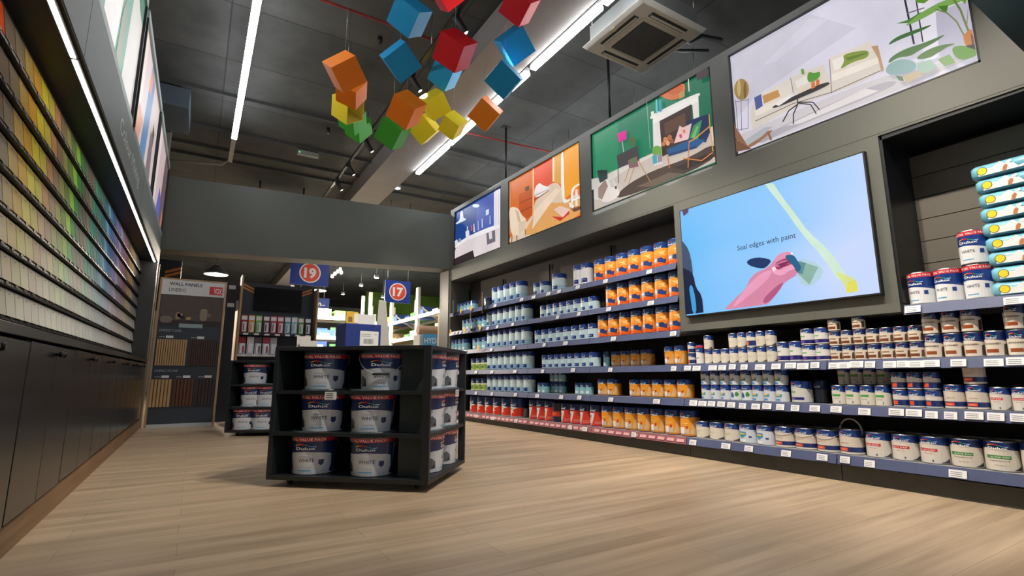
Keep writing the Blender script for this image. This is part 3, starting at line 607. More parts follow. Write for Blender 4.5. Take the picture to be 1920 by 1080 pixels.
# ================================================================= TINS
CAMX = {}
def wrapP(r0, r1, h, u, v, l):
    r = r0+(r1-r0)*v+.0006*l; return Vector((r*math.sin(u), -r*math.cos(u), v*h))
def cmat(c): return mat(c, .32, vary=0, name='label_print', coat=.25)
def label_mesh(D, d, h, r1k=1.0, n=28):
    """Wrap-around printed label: bands over the full circle, then patches, then lettering."""
    r0 = d/2*r1k+.0006; r1 = d/2+.0006; m = MB(); m.fix = False
    gr = 2*PI/n; us = [-PI+2*PI*i/n for i in range(n+1)]
    v0, v1 = D.get('v', (.03, .97)); bands = D['bands']
    fun = [(lambda u, b=b: b if not callable(b) else b(u)) for b, _ in bands]+[lambda u: v1]
    vlow = [lambda u: v0]+fun[1:]
    for k, (b, c) in enumerate(bands):
        lo = (lambda u: v0) if k == 0 else fun[k]; hi = fun[k+1]
        for i in range(n):
            a, e = us[i], us[i+1]
            m.add([wrapP(r0, r1, h, a, lo(a), 0), wrapP(r0, r1, h, e, lo(e), 0), wrapP(r0, r1, h, e, hi(e), 0), wrapP(r0, r1, h, a, hi(a), 0)], [(0, 1, 2, 3)], cmat(c), True)
    lay = 1
    for s in D.get('shapes', []):
        if s[0] in ('rect', 'poly'):
            if s[0] == 'rect': _, a, b, lo, hi, c = s; pts = [(a, lo), (b, lo), (b, hi), (a, hi)]
            else: _, pts, c = s
            bm = bmesh.new(); bm.faces.new([bm.verts.new((x, y, 0)) for x, y in pts]); uu = [x for x, y in pts]
            bmesh.ops.triangulate(bm, faces=bm.faces[:])
            x = math.ceil(min(uu)/gr)*gr
            while x < max(uu)-1e-6:
                bmesh.ops.bisect_plane(bm, geom=bm.verts[:]+bm.edges[:]+bm.faces[:], plane_co=(x, 0, 0), plane_no=(1, 0, 0)); x += gr
            bm.verts.index_update()
            m.add([wrapP(r0, r1, h, v.co.x, v.co.y, lay) for v in bm.verts], [tuple(v.index for v in f.verts) for f in bm.faces], cmat(c)); bm.free()
        elif s[0] == 'text':
            _, t, uc, vb, hv, wu, c, bold = s; vs, fs, wd = text_geo(t, bold, 1); k = wu/wd
            m.add([wrapP(r0, r1, h, uc-wu/2+x*k, vb+y*hv, lay+1) for x, y in vs], fs, cmat(c))
        elif s[0] == 'logo':
            _, uc, vc, W, H = s     # coloured swoosh above the name
            cols = [(240, 200, 40), (232, 90, 30), (200, 30, 60), (60, 150, 70), (60, 160, 220), (180, 220, 245)]; T = 12
            def cur(t): return uc-W*.5+W*t, vc+H*(.55*math.sin(t*2*PI*.8+.2)+.35*t)
            for i in range(T):
                a, b = cur(i/T), cur((i+1)/T); th = H*.34*(1.15-.6*abs(i/T-.35))
                m.add([wrapP(r0, r1, h, a[0], a[1], lay+1), wrapP(r0, r1, h, b[0], b[1], lay+1), wrapP(r0, r1, h, b[0], b[1]+th, lay+1), wrapP(r0, r1, h, a[0], a[1]+th, lay+1)], [(0, 1, 2, 3)], cmat(cols[i*6//T]))
            vs, fs, wd = text_geo('Dulux', .03, 2); k = W*.92/wd
            m.add([wrapP(r0, r1, h, uc-W*.46+x*k, vc-H*1.15+y*H*.95, lay+2) for x, y in vs], fs, cmat((240, 242, 246)))
        lay += .5
    return m
NAVY = (20, 56, 132); NAVY2 = (16, 40, 98)
def dip(b, a, ph=0): return lambda u: b+a*math.sin(u*1.2+ph)
def brand(vc=.82, W=1.25, H=.075, uc=-.05): return ('logo', uc, vc, W, H)
DES = {
 'pale': dict(bands=[(0, (170, 208, 228)), (.30, (206, 228, 236)), (dip(.70, .035, .4), NAVY)], shapes=[('rect', -1.0, .55, .07, .27, NAVY), ('rect', -.8, .1, .19, .205, (210, 220, 235)), ('rect', -.8, -.2, .13, .142, (170, 190, 220)), ('rect', -.2, .9, .34, .35, (150, 180, 200)), brand()]),
 'paleshort': dict(bands=[(0, (196, 222, 234)), (dip(.62, .03, .4), NAVY)], shapes=[('rect', -.9, .6, .08, .3, NAVY), ('rect', -.7, .3, .2, .22, (190, 205, 225)), brand(.79, 1.2, .1)]),
 'teal': dict(bands=[(0, (140, 196, 214)), (dip(.62, .03), (24, 62, 120))], shapes=[('rect', -.8, .6, .1, .3, (236, 240, 240)), brand(.79, 1.2, .1)]),
 'white': dict(bands=[(0, (228, 230, 236)), (dip(.74, .03), NAVY)], shapes=[('rect', -.9, .8, .08, .28, NAVY), ('rect', -.7, .5, .2, .215, (200, 206, 220)), brand(.84, 1.2, .07)]),
 'orange': dict(bands=[(0, (222, 92, 26)), (.16, (238, 138, 36)), (.45, (246, 160, 60)), (dip(.72, .03, .4), (24, 60, 130))], shapes=[
    ('poly', [(.1, .62), (.5, .6), (1.0, .68), (.75, .55), (.95, .42), (.55, .5), (.2, .44), (.35, .54)], (250, 206, 130)), ('rect', -.95, -.1, .2, .38, (134, 186, 214)), ('rect', -.9, -.15, .26, .32, (226, 236, 240)), ('poly', [(0, .2), (.9, .14), (1.0, .32), (.7, .3), (.5, .38), (.3, .3), (0, .36)], (38, 60, 124)), ('rect', -.8, .5, .5, .53, (214, 150, 90)), brand(.83, 1.25, .07)]),
 'gold': dict(bands=[(0, (214, 138, 30)), (.18, (234, 156, 44)), (dip(.70, .04, .4), (18, 50, 112))], shapes=[
    ('poly', [(.45, .1), (1.1, .08), (1.3, .55), (1.05, .62), (.85, .55), (.7, .3)], (226, 184, 130)), ('rect', -1.0, -.05, .1, .34, (238, 240, 240)), ('rect', -1.0, .0, .06, .085, (70, 150, 200)), ('rect', .02, .45, .1, .32, (206, 190, 170)), ('poly', [(.1, .3), (.3, .28), (.35, .4), (.15, .42)], (196, 60, 44)), ('rect', -.8, .35, .48, .52, (240, 190, 110)), ('rect', -.7, .25, .42, .44, (240, 200, 130)), brand(.81, 1.25, .08)]),
 'green': dict(bands=[(0, (206, 214, 150)), (.1, (150, 178, 92)), (.5, (222, 226, 200)), (.62, (20, 50, 96))], shapes=[('rect', -.7, .3, .18, .34, (60, 110, 60)), brand(.8, 1.1, .09)]),
 'redbucket': dict(bands=[(0, (226, 228, 230)), (dip(.52, .06, 2.4), (24, 46, 100))], shapes=[('poly', [(-.3, .05), (1.4, .05), (1.5, .5), (.9, .52), (.2, .42)], (226, 52, 34)), ('poly', [(-1.2, .45), (-.8, .3), (0, .42), (.2, .5), (-.6, .46)], (120, 200, 120)), ('rect', -1.1, -.5, .1, .22, (60, 90, 150)), ('rect', -.4, .3, .25, .3, (240, 220, 214)), brand(.72, 1.3, .1)]),
 'redtall': dict(bands=[(0, (224, 60, 48)), (dip(.66, .03), (24, 40, 88))], shapes=[('poly', [(-1.3, .05), (-.2, .05), (.1, .3), (.35, .62), (-1.3, .62)], (222, 228, 230)), ('rect', -1.2, -.25, .06, .14, (50, 140, 150)), ('rect', -1.2, -.1, .3, .36, (230, 180, 60)), ('poly', [(-1.1, .4), (-.4, .36), (-.1, .5), (-.9, .54)], (60, 130, 120)), ('rect', .3, 1.2, .14, .16, (240, 190, 180)), ('rect', .3, 1.2, .2, .215, (240, 190, 180)), brand(.8, 1.2, .08)]),
 'blackred': dict(bands=[(0, (30, 40, 70)), (.3, (214, 60, 40)), (.55, (40, 36, 44))], shapes=[('rect', -.8, .5, .38, .46, (226, 110, 60))]),
 'cream': dict(bands=[(0, (214, 208, 196)), (dip(.68, .05, 2.2), NAVY)], shapes=[('rect', -.7, .35, .42, .435, (150, 140, 130)), ('rect', -.7, .1, .36, .372, (170, 160, 150)), ('poly', [(.5, .05), (1.3, .05), (1.3, .2), (.9, .12)], (60, 60, 66)), ('rect', -.6, 0, .1, .16, (226, 226, 220)), brand(.83, 1.2, .07)]),
 'badge': dict(bands=[(0, (206, 214, 226)), (dip(.72, .03, 2.2), NAVY)], shapes=[('poly', [(-.85, .6), (.15, .6), (.15, .4), (-.35, .24), (-.85, .4)], (60, 140, 200)), ('rect', -.75, .05, .46, .52, (240, 200, 60)), ('rect', -.7, 0, .4, .44, (60, 160, 120)), ('rect', -.8, .1, .06, .2, (236, 240, 244)), ('poly', [(.4, .3), (.7, .3), (.7, .38), (.4, .38)], NAVY), brand(.85, 1.2, .07)]),
 'orangeband': dict(bands=[(0, (222, 216, 208)), (.1, (24, 50, 110)), (.3, (216, 206, 196)), (dip(.7, .04, 2.2), NAVY)], shapes=[('rect', -1.0, .1, .13, .26, (226, 86, 44)), ('rect', -.8, -.1, .18, .2, (240, 200, 180)), ('rect', -.6, .2, .45, .465, (190, 120, 100)), brand(.83, 1.2, .07)]),
 'nondrip': dict(bands=[(0, (220, 216, 210)), (dip(.7, .05, 2.2), NAVY)], shapes=[('rect', -.9, .5, .46, .56, (206, 40, 44)), ('text', 'NON DRIP', -.2, .485, .045, 1.15, (240, 240, 240), .02), ('text', 'Gloss', -.15, .36, .05, .6, (190, 60, 60), 0), ('poly', [(.6, .05), (1.3, .05), (1.3, .22), (.9, .1)], (60, 66, 76)), ('rect', .1, .2, .08, .16, (90, 90, 100)), brand(.83, 1.2, .07)]),
 'quickdry': dict(bands=[(0, (220, 214, 204)), (dip(.72, .05, 2.2), NAVY2)], shapes=[('rect', -.8, .65, .42, .53, (62, 140, 74)), ('text', 'QUICK DRY', .02, .447, .05, 1.1, (236, 240, 236), .02), ('text', 'Satinwood', -.05, .33, .055, 1.1, (60, 60, 66), 0), ('poly', [(.7, .05), (1.3, .05), (1.3, .2), (.95, .1)], (30, 40, 40)), ('rect', -.3, .4, .2, .21, (150, 150, 150)), brand(.83, 1.2, .08)]),
 'quicks': dict(bands=[(0, (222, 216, 206)), (dip(.66, .05, 2.2), NAVY)], shapes=[('rect', -.8, .5, .42, .54, (84, 160, 84)), ('rect', -.6, .3, .3, .32, (120, 120, 120)), ('rect', .3, .4, .08, .2, (90, 90, 96)), brand(.8, 1.2, .09)]),
 'smallshield': dict(bands=[(0, (206, 212, 222)), (dip(.66, .04, 2.2), NAVY)], shapes=[('rect', -.9, .3, .3, .5, (74, 150, 160)), ('rect', -.7, 0, .4, .5, (230, 190, 80)), ('rect', -.8, 0, .08, .2, (70, 150, 210)), brand(.8, 1.2, .09)]),
 'house': dict(bands=[(0, (214, 222, 226)), (dip(.7, .03), NAVY)], shapes=[('poly', [(-.8, .2), (-.1, .2), (-.1, .42), (-.45, .6), (-.8, .42)], (40, 90, 150)), ('poly', [(.1, .3), (.5, .26), (.8, .42), (.5, .6), (.15, .54)], (70, 140, 70)), brand(.84, 1.0, .07)]),
 'purple': dict(bands=[(0, (226, 224, 226)), (.08, (36, 36, 104)), (.3, (222, 220, 220)), (dip(.7, .04, 2.2), NAVY)], shapes=[('rect', -.9, 0, .12, .24, (110, 70, 150)), ('rect', -.8, .1, .48, .56, (120, 180, 110)), brand(.83, 1.2, .08)]),
 'big': dict(bands=[(0, (206, 206, 204)), (dip(.66, .07, 2.2), NAVY)], shapes=[('rect', -.9, -.1, .44, .54, (120, 176, 112)), ('rect', -.9, .7, .14, .26, (40, 44, 112)), ('rect', -.9, -.2, .14, .26, (104, 74, 150)), brand(.82, 1.2, .07)]),
 'wood': dict(bands=[(0, (222, 212, 198)), (dip(.66, .04, 2.2), NAVY2)], shapes=[('rect', -.9, .6, .12, .3, (120, 66, 36)), ('rect', -.7, .4, .42, .5, (150, 110, 80)), ('poly', [(.8, .1), (1.3, .1), (1.3, .55), (.9, .5)], (90, 60, 44)), brand(.8, 1.2, .1)]),
 'woodsheen': dict(bands=[(0, (222, 212, 200)), (dip(.62, .05, 2.2), NAVY2)], shapes=[('text', 'WOODSHEEN', -.05, .46, .07, 1.6, (70, 40, 34), .02), ('rect', -.7, .5, .14, .28, (150, 76, 40)), ('poly', [(1.0, .05), (1.5, .05), (1.5, .5), (1.1, .45)], (50, 34, 30)), brand(.79, 1.2, .09)]),
 'value': dict(bands=[(0, (226, 228, 232)), (dip(.5, .05, 2.4), NAVY), (.84, (206, 32, 44))], shapes=[('text', 'SPECIAL VALUE PACK', 0, .87, .065, 2.5, (242, 236, 236), .02), ('text', 'WHITE', -.25, .33, .09, .95, (40, 44, 56), 0), ('poly', [(.55, .3), (.85, .3), (.85, .42), (.55, .42)], NAVY), ('rect', -.7, .1, .12, .145, (80, 170, 220)), brand(.69, 1.4, .075, -.15)]),
 'smallband': dict(bands=[(0, (222, 222, 224)), (.08, (24, 50, 110)), (.42, (216, 212, 208)), (dip(.66, .04, 2.2), NAVY)], shapes=[('rect', -.8, 0, .14, .36, (220, 84, 44)), brand(.8, 1.2, .09)]),
 'smallred': dict(bands=[(0, (222, 220, 222)), (dip(.6, .04, 2.2), NAVY), (.86, (206, 40, 50))], shapes=[('rect', -.6, .4, .3, .34, (120, 120, 130)), brand(.76, 1.2, .07)]),
 'dark': dict(bands=[(0, (70, 78, 90)), (.6, (20, 36, 80))], shapes=[brand(.78, 1.2, .08)]),
}
LOOK = {'pale': 'pale blue', 'paleshort': 'short pale blue', 'teal': 'small teal blue', 'white': 'tall white', 'orange': 'orange and navy', 'gold': 'golden orange', 'green': 'small pale green', 'redbucket': 'wide red and white', 'redtall': 'tall red and white',
        'blackred': 'black and red', 'cream': 'cream', 'badge': 'white shield-marked', 'orangeband': 'cream and orange-banded', 'nondrip': 'red-striped NON DRIP', 'quickdry': 'green-striped QUICK DRY', 'quicks': 'green-striped white', 'smallshield': 'small shield-marked', 'house': 'small white house-marked',
        'purple': 'purple-banded white', 'big': 'large purple-banded', 'wood': 'small wood-brown', 'woodsheen': 'brown WOODSHEEN', 'value': 'SPECIAL VALUE PACK white', 'smallband': 'small orange-banded', 'smallred': 'red-topped small', 'dark': 'dark grey'}
TOPM = mat((30, 62, 128), .28, .5, vary=.05, name='blue_tin_rim')
PROTO = {}
def make_tin(kind, d, h, handle):
    key = (kind, round(d, 3), round(h, 3), handle)
    if key in PROTO: return None, PROTO[key]
    t = thing('paint_tin', 'x', 'paint tin')
    r = d/2; rim = STEEL if kind in ('cream', 'nondrip', 'quickdry', 'orangeband', 'badge', 'value', 'woodsheen', 'wood', 'smallband', 'quicks', 'purple') else TOPM
    b = MB(); b.lathe([(r*.97, 0), (r, .004), (r, .010), (r-.001, .013), (r-.001, h-.013), (r, h-.010), (r+.0005, h-.003), (r-.004, h)], rim, 28); b.build('body', t)
    l = MB(); l.lathe([(r*.9, h-.002), (r*.9, h+.002), (r*.82, h+.0025), (r*.8, h-.001), (r*.2, h-.001)], STEEL if rim is STEEL else TOPM, 24); l.build('lid', t)
    label_mesh(DES[kind], d, h).build('label', t)
    if handle:
        a = MB()
        if handle == 'up': pts = [(r*1.03*math.cos(x), 0, h*.86+r*1.25*math.sin(x)) for x in [PI*i/14 for i in range(15)]]; rr = .006
        else: pts = [(r*1.03*math.cos(x), -r*1.02*math.sin(x)-.004, h*.86-h*.26*math.sin(x)) for x in [PI*i/14 for i in range(15)]]; rr = .0022
        a.tube(pts, rr, mat((190, 190, 192), .35, .3, name='handle_wire'), 6)
        for s in (-1, 1): a.lathe([(.014, -.004), (.014, .004)], STEEL, 10, Matrix.Translation((s*(r+.002), 0, h*.86)) @ Matrix.Rotation(PI/2, 4, 'Y'))
        a.build('handle', t)
    PROTO[key] = t; return t, t
SHN = {'A': 'top', 'B': 'second', 'C': 'third', 'D': 'fourth', 'E': 'fifth', 'F': 'bottom', 'G': 'upper right'}
ROWC = {}
def row(sh, xl, xr, n, kind, xt, yt, back=.02, level=0, occ=False, skip=(), zone='', handle=None, h=None, base=0, per=1.0, hk=None, rows=1, geo=None):
    """A run of equal tins between two photo columns on shelf sh; geometry solved on the plane of their axes."""
    kinds = kind if isinstance(kind, (list, tuple)) else [kind]
    zs = ZS[sh]
    if geo: r, Y1 = geo
    else:
        r = .08
        for _ in range(6):
            X = RX+back+r; ya, yb_ = find_y(xl, X, zs+.1), find_y(xr, X, zs+.1)
            ca = X/math.hypot(X, ya); cb = X/math.hypot(X, yb_)
            r = (ya-yb_)/(2*n if occ else (2*(n-1)+1/ca+1/cb))
        Y1 = ya-r/ca
    X = RX+back+r
    if h is None:
        q = on(xt, yt, 0, RX+back); h = q.z-wr(zs, q.y)-base
    d = 2*r*.975
    for ki, kd in enumerate(kinds):
        pass
    for i in range(n):
        if i in skip: continue
        kd = kinds[i % len(kinds)]; y = Y1-2*r*i
        for rr in range(rows):
            new, p = make_tin(kd, d, h, handle if rr == 0 else None)
            loc = (X+rr*2*r, y, wr(zs, y)+base+.0015); rz = -PI/2+random.uniform(-.10, .10)
            tin = p if new else dup(p, loc, rz)
            tin.location = loc; tin.rotation_euler.z = rz
            tin['group'] = 'paint tins on the %s shelf%s' % (SHN[sh], ' of the wall' if sh != 'G' else '')
            where = {'A': 'top shelf', 'B': 'second shelf down', 'C': 'third shelf down', 'D': 'fourth shelf down', 'E': 'fifth shelf down', 'F': 'bottom shelf', 'G': 'upper right shelf'}[sh]
            stack = ('' if level == 0 else ', one up' if level == 1 else ', two up')+(', behind' if rr or back > .12 and level == 0 else '')
            key = (sh, kd, level, rr, back > .12); ROWC[key] = ROWC.get(key, -1)+1
            tin['label'] = '%s tin, %s of these from far end, %s%s' % (LOOK[kd], nth(ROWC[key]), where, stack)
    return r, Y1, h

# --- shelf A
row('A', 857, 897, 5, 'teal', 870, 567); row('A', 866, 882, 1, 'teal', 874, 553, back=.16, h=.19)
row('A', 908, 923, 1, 'dark', 916, 556, back=.08); row('A', 922, 990, 5, 'pale', 962, 529); row('A', 1000, 1034, 2, 'paleshort', 1020, 526, back=.03)
row('A', 1035, 1063, 1, 'pale', 1048, 510.5); row('A', 1075, 1113, 2, 'white', 1101, 491); row('A', 1114, 1278, 7, 'orange', 1145.5, 479, occ=True)
# --- shelf B
row('B', 867, 910, 6, 'teal', 900, 594, occ=True); row('B', 912, 1000, 7, 'pale', 990, 568); row('B', 1013, 1126, 8, 'paleshort', 1114, 554); row('B', 1136, 1279, 6, 'orange', 1168, 528, occ=True)
# --- shelf C
row('C', 846, 883, 4, 'teal', 857, 637); row('C', 886, 912, 3, 'teal', 900, 633, occ=True); row('C', 913, 1000, 7, 'pale', 990, 611); row('C', 1002.5, 1117, 8, 'paleshort', 1108, 606, occ=True); row('C', 1121, 1279, 7, 'orange', 1172, 584, occ=True)
# --- shelf D far bays
row('D', 883, 912, 3, 'green', 897, 671.7, occ=True); row('D', 913, 1003, 7, 'pale', 993, 657.8); row('D', 1016, 1127, 8, 'paleshort', 1114, 660); row('D', 1131, 1144, 1, 'teal', 1138, 659, back=.12)
row('D', 1146, 1229, 4, 'gold', 1214, 655, back=.14); row('D', 1246, 1290, 2, 'gold', 1279, 648)
# --- shelf E far bays
row('E', 883, 912, 3, 'green', 897, 709.7, occ=True); row('E', 913, 1005, 7, 'pale', 994, 703); g = row('E', 1008, 1031, 2, 'teal', 1023, 718)
g = row('E', 1031, 1063, 3, 'teal', 1050, 717, back=.15); row('E', 1031, 1063, 3, 'teal', 0, 0, back=.15, level=1, base=g[2]+.004, h=g[2], geo=g[:2])
row('E', 1078, 1114, 3, 'teal', 1093, 718, back=.05); row('E', 1121, 1166, 2, 'gold', 1152, 711); row('E', 1180, 1303, 5, 'gold', 1284, 712)
# --- shelf F far bays
row('F', 881, 991, 6, 'redbucket', 959, 747); row('F', 992, 1036, 3, 'redtall', 1026, 752, occ=True); row('F', 1036, 1050, 1, 'blackred', 1043, 756, occ=True); row('F', 1052, 1125, 4, 'redtall', 1113, 760, occ=True); row('F', 1128, 1302, 7, 'gold', 1180, 764, occ=True)
# --- shelf D near bays
g = row('D', 1290, 1305, 1, 'smallband', 1297, 663); row('D', 0, 0, 1, 'smallband', 0, 0, level=1, base=g[2]+.004, h=g[2], geo=g[:2])
row('D', 1305, 1321, 1, 'smallred', 1313, 647)
g = row('D', 1321, 1455, 8, 'cream', 1419, 651, occ=True); row('D', 0, 0, 8, ['cream', 'cream', 'smallband'], 0, 0, level=1, base=g[2]+.004, h=g[2], geo=g[:2], skip=(1, 2))
g = row('D', 1457, 1503, 2, 'purple', 1490, 640, occ=True)
g = row('D', 1503, 1555, 2, 'purple', 1538, 646, occ=True); row('D', 0, 0, 2, 'purple', 0, 0, level=1, base=g[2]+.004, h=g[2], geo=g[:2])
g = row('D', 1556, 1732, 7, 'wood', 1718, 641.6, occ=True); row('D', 0, 0, 7, 'wood', 0, 0, level=1, base=g[2]+.004, h=g[2], geo=g[:2])
row('D', 0, 0, 7, 'wood', 0, 0, level=2, base=2*g[2]+.008, h=g[2], geo=g[:2], skip=(1, 3, 4, 5, 6))
g = row('D', 1733, 1930, 5, 'woodsheen', 1827, 622.6, occ=True); row('D', 0, 0, 5, 'woodsheen', 0, 0, level=1, base=g[2]+.004, h=g[2], geo=g[:2], skip=(3,))
# --- shelf E near bays
g = row('E', 1315, 1481, 8, ['smallshield', 'smallshield', 'smallshield', 'house', 'house', 'smallshield', 'smallshield', 'smallshield'], 1444, 724)
row('E', 0, 0, 8, 'smallshield', 0, 0, level=1, base=g[2]+.004, h=g[2], geo=g[:2])
row('E', 1483, 1525, 1, 'big', 1502, 714.7); row('E', 1526, 1553, 1, 'dark', 1540, 714, back=.13)
g = row('E', 1559, 1672, 4, 'quicks', 1651, 723.6); row('E', 1574, 1676, 4, 'quicks', 0, 0, level=1, back=.15, base=g[2]+.004, h=g[2]); 
row('E', 1574, 1676, 4, 'quicks', 0, 0, back=.15, h=g[2])
g = row('E', 1673, 1768, 3, 'smallband', 1750, 732.4); row('E', 0, 0, 3, 'smallband', 0, 0, level=1, base=g[2]+.004, h=g[2], geo=g[:2])
g = row('E', 1769, 1854, 2, 'orangeband', 1789, 722, occ=True); row('E', 0, 0, 2, 'orangeband', 0, 0, level=1, base=g[2]+.004, h=g[2], geo=g[:2], skip=(0,)); row('E', 1855, 1940, 2, 'nondrip', 1870, 727, occ=True)
# --- shelf F near bays, two rows deep
row('F', 1305, 1386, 3, 'cream', 1372, 795, occ=True, rows=2); row('F', 1386, 1452, 2, 'badge', 1435, 799, occ=True, rows=2); row('F', 1453, 1573, 3, 'orangeband', 1472, 801, occ=True, rows=2, handle='down')
row('F', 1574, 1623, 1, 'orangeband', 1590, 806, handle='up', rows=1); row('F', 1623, 1781, 3, 'nondrip', 1644, 812, occ=True, rows=2); row('F', 1782, 1914, 2, 'quickdry', 1877, 829, occ=True, rows=2); row('F', 1915, 1990, 1, 'quickdry', 1930, 833, occ=True, rows=1)
# --- shelf G
g = row('G', 1703, 1864, 3, 'value', 1786, 501, occ=True); row('G', 0, 0, 3, 'value', 0, 0, level=1, base=g[2]+.004, h=g[2], geo=g[:2], skip=(0, 1))

# shelves (boards, lips, tickets)
BAY = [9.12, 7.78, 6.35, 4.95, 3.525, 2.13, .72]
TK = {'A': [911, 928, 978, 1000, 1028, 1048, 1083, 1135, 1217], 'B': [856, 863, 914, 932, 961, 1045, 1085, 1141, 1220], 'C': [872, 921, 963, 1020, 1060, 1150, 1262], 'D': [892, 922, 965, 1017, 1074, 1144, 1263], 'E': [892, 922, 966, 1007, 1052, 1086, 1145, 1231, 1300],
      'F': [893, 924, 967, 988, 1069, 1096, 1188, 1299, 1361, 1404, 1474, 1542, 1585, 1631, 1797]}
TKD = [1289, 1306, 1336, 1354, 1373, 1395, 1425, 1455, 1482, 1505, 1528, 1564, 1583, 1606, 1631, 1668, 1692, 1718, 1746, 1797, 1863, 1906]
TKE = [1300, 1317, 1334, 1352, 1371, 1392, 1417, 1438, 1463, 1491, 1528, 1568, 1621, 1681, 1714, 1747, 1783, 1827, 1868, 1912]
TK['D'] += TKD; TK['E'] += TKE; TK['G'] = [1711, 1900]
def shelf(sh, y0, y1, red, nameb):
    z = ZS[sh]; dep = .5 if sh == 'F' else .42
    t = thing('display_shelf', '%s shelf board with %s price lip, %s bay' % (SHN[sh], 'red' if red else 'blue', nameb), 'shelf', group='wall shelves for the paint tins')
    m = MB(); strip_box(m, RX+.0, RX+dep, y0+.004, y1-.004, z-.028, z, SHELFM, wr); m.build('board', t)
    m = MB()
    # lip leans outward at its foot
    vs = [Vector((x, y, wr(zz, y))) for zz, xs in ((z-.07, (RX-.03, RX-.022)), (z+.0, (RX-.008, RX-.0005))) for y in (y0+.004, y1-.004) for x in xs]
    m.hexa(vs, LIPR if red else LIPM)
    if red:
        y = y1-.06
        while y > y0+.1:
            m.fix = True
            a = [Vector((RX-.0195-.012, y-.0, wr(z-.05, y))), Vector((RX-.0195-.012, y-.09, wr(z-.05, y))), Vector((RX-.0155-.0025, y-.09, wr(z-.022, y))), Vector((RX-.0155-.0025, y, wr(z-.022, y)))]
            m.add(a, [(0, 1, 2, 3)], mat((214, 160, 164), .5, vary=.3, scale=90, name='lip_print')); y -= .125
    m.build('price_lip', t)
    for px in TK.get(sh, []):
        y = find_y(px, RX-.03, z-.04)
        if not (y0+.03 < y < y1-.03): continue
        k = MB(); wd, hh = random.choice((.034, .04, .046)), .046
        zz = z-.064+random.uniform(0, .008)
        def T(dy, dz, l): return Vector((RX-.034+dz*.3-l*.0006, y+dy, wr(zz, y)+dz))
        k.hexa([T(a, b, l) for b in (0, hh) for a in (-wd, wd) for l in (4, 0)], TAGM)
        k.fix = True
        for j in range(3): k.add([T(wd*.8, .008+j*.011, 5), T(-wd*.5, .008+j*.011, 5), T(-wd*.5, .012+j*.011, 5), T(wd*.8, .012+j*.011, 5)], [(0, 1, 2, 3)], mat((130, 130, 136), .6, vary=0, name='ticket_ink'))
        k.build('price_ticket', t)
BN = ['farthest', 'second', 'third', 'fourth', 'fifth', 'nearest']
for b in range(6):
    y1, y0 = BAY[b], BAY[b+1]
    for sh in 'ABCDEF':
        if sh in 'ABC' and b > 3: continue
        shelf(sh, y0, y1, sh == 'F' and b < 4, BN[b])
    bay = thing('shelving_bay', '%s black shelving bay frame standing against the right wall' % BN[b], 'shelving', group='shelving bay frames')
    top = 2.5 if b < 4 else 1.2
    p = MB(); strip_box(p, 4.605, 4.62, y0, y1, 0, 1.59 if b < 4 else top, BLACKM, wr); p.build('back_panel', bay)
    p = MB(); p.box(RX+.03, RX+.05, y0+.003, y1-.003, 0, .12, mat((66, 66, 62), .5, vary=.25, scale=12, name='plinth_paint')); p.build('plinth', bay)
    for y in (y0+.012, y1-.012) if b in (0, 5) else (y0+.012,):
        p = MB(); p.box(4.58, 4.604, y-.01, y+.01, 0, top, BLACKM); p.build('upright', bay)
shelf('G', .72, 1.583, False, 'nearest')

# promo cards and yellow discs on the far bay
PR = mat((232, 226, 222), .5, name='promo_paper'); RED = mat((214, 60, 50), .5, name='promo_red')
def promo(px0, py0, px1, py1, label):
    a = on(px0, py1, 0, RX-.05); b = on(px1, py0, 0, RX-.05); w = abs(a.y-b.y)/2; y = (a.y+b.y)/2; h = b.z-a.z
    m = MB(); M = Matrix.Translation((RX-.05, y, a.z)) @ Matrix.Rotation(-.5, 4, 'Z') @ Matrix.Rotation(.12, 4, 'X')
    m.box(-.003, 0, -w, w, 0, h, PR, M)
    m.lathe([(w*.62, -.0032), (w*.62, -.0045)], RED, 18, M @ Matrix.Translation((-.001, 0, h*.62)) @ Matrix.Rotation(PI/2, 4, 'Y')); m.lathe([(w*.4, -.0046), (w*.4, -.0058)], PR, 18, M @ Matrix.Translation((-.001, 0, h*.62)) @ Matrix.Rotation(PI/2, 4, 'Y'))
    for k in range(4): m.box(-.0045, -.003, -w*.7, w*.7, h*(.08+.06*k), h*(.1+.06*k), INK, M)
    m.box(-.0045, -.003, -w*.8, w*.8, h*.86, h*.93, RED, M)
    tag(m.build('promo_card'), label, 'sign', 'promotion cards on the far shelves')
promo(843, 561, 858, 594, 'white promotion card with red ring at the far end of the top shelf')
promo(897, 546, 912, 589, 'white promotion card with red ring beside the tall pale tins, top shelf')
promo(876, 586, 889, 622, 'white promotion card with red ring on the second shelf')
for i, (px, py, w) in enumerate(((864, 583, 'below the small teal tins, top shelf'), (883, 578, 'near the middle of the small teal tins, top shelf'), (845, 622, 'at the far end of the second shelf'), (871, 618, 'by the white card on the second shelf'), (900, 614, 'under the tall pale tins, second shelf'), (897, 652, 'on the third shelf lip'))):
    q = on(px, py, 0, RX-.045); m = MB(); m.lathe([(.036, 0), (.036, .003)], mat((244, 184, 40), .4, name='yellow_disc'), 20, Matrix.Translation(q) @ Matrix.Rotation(-PI/2, 4, 'Y') @ Matrix.Scale(1.25, 4, (1, 0, 0)))
    tag(m.build('price_disc'), 'round yellow price disc %s' % w, 'sign', 'yellow discs on the far shelves')

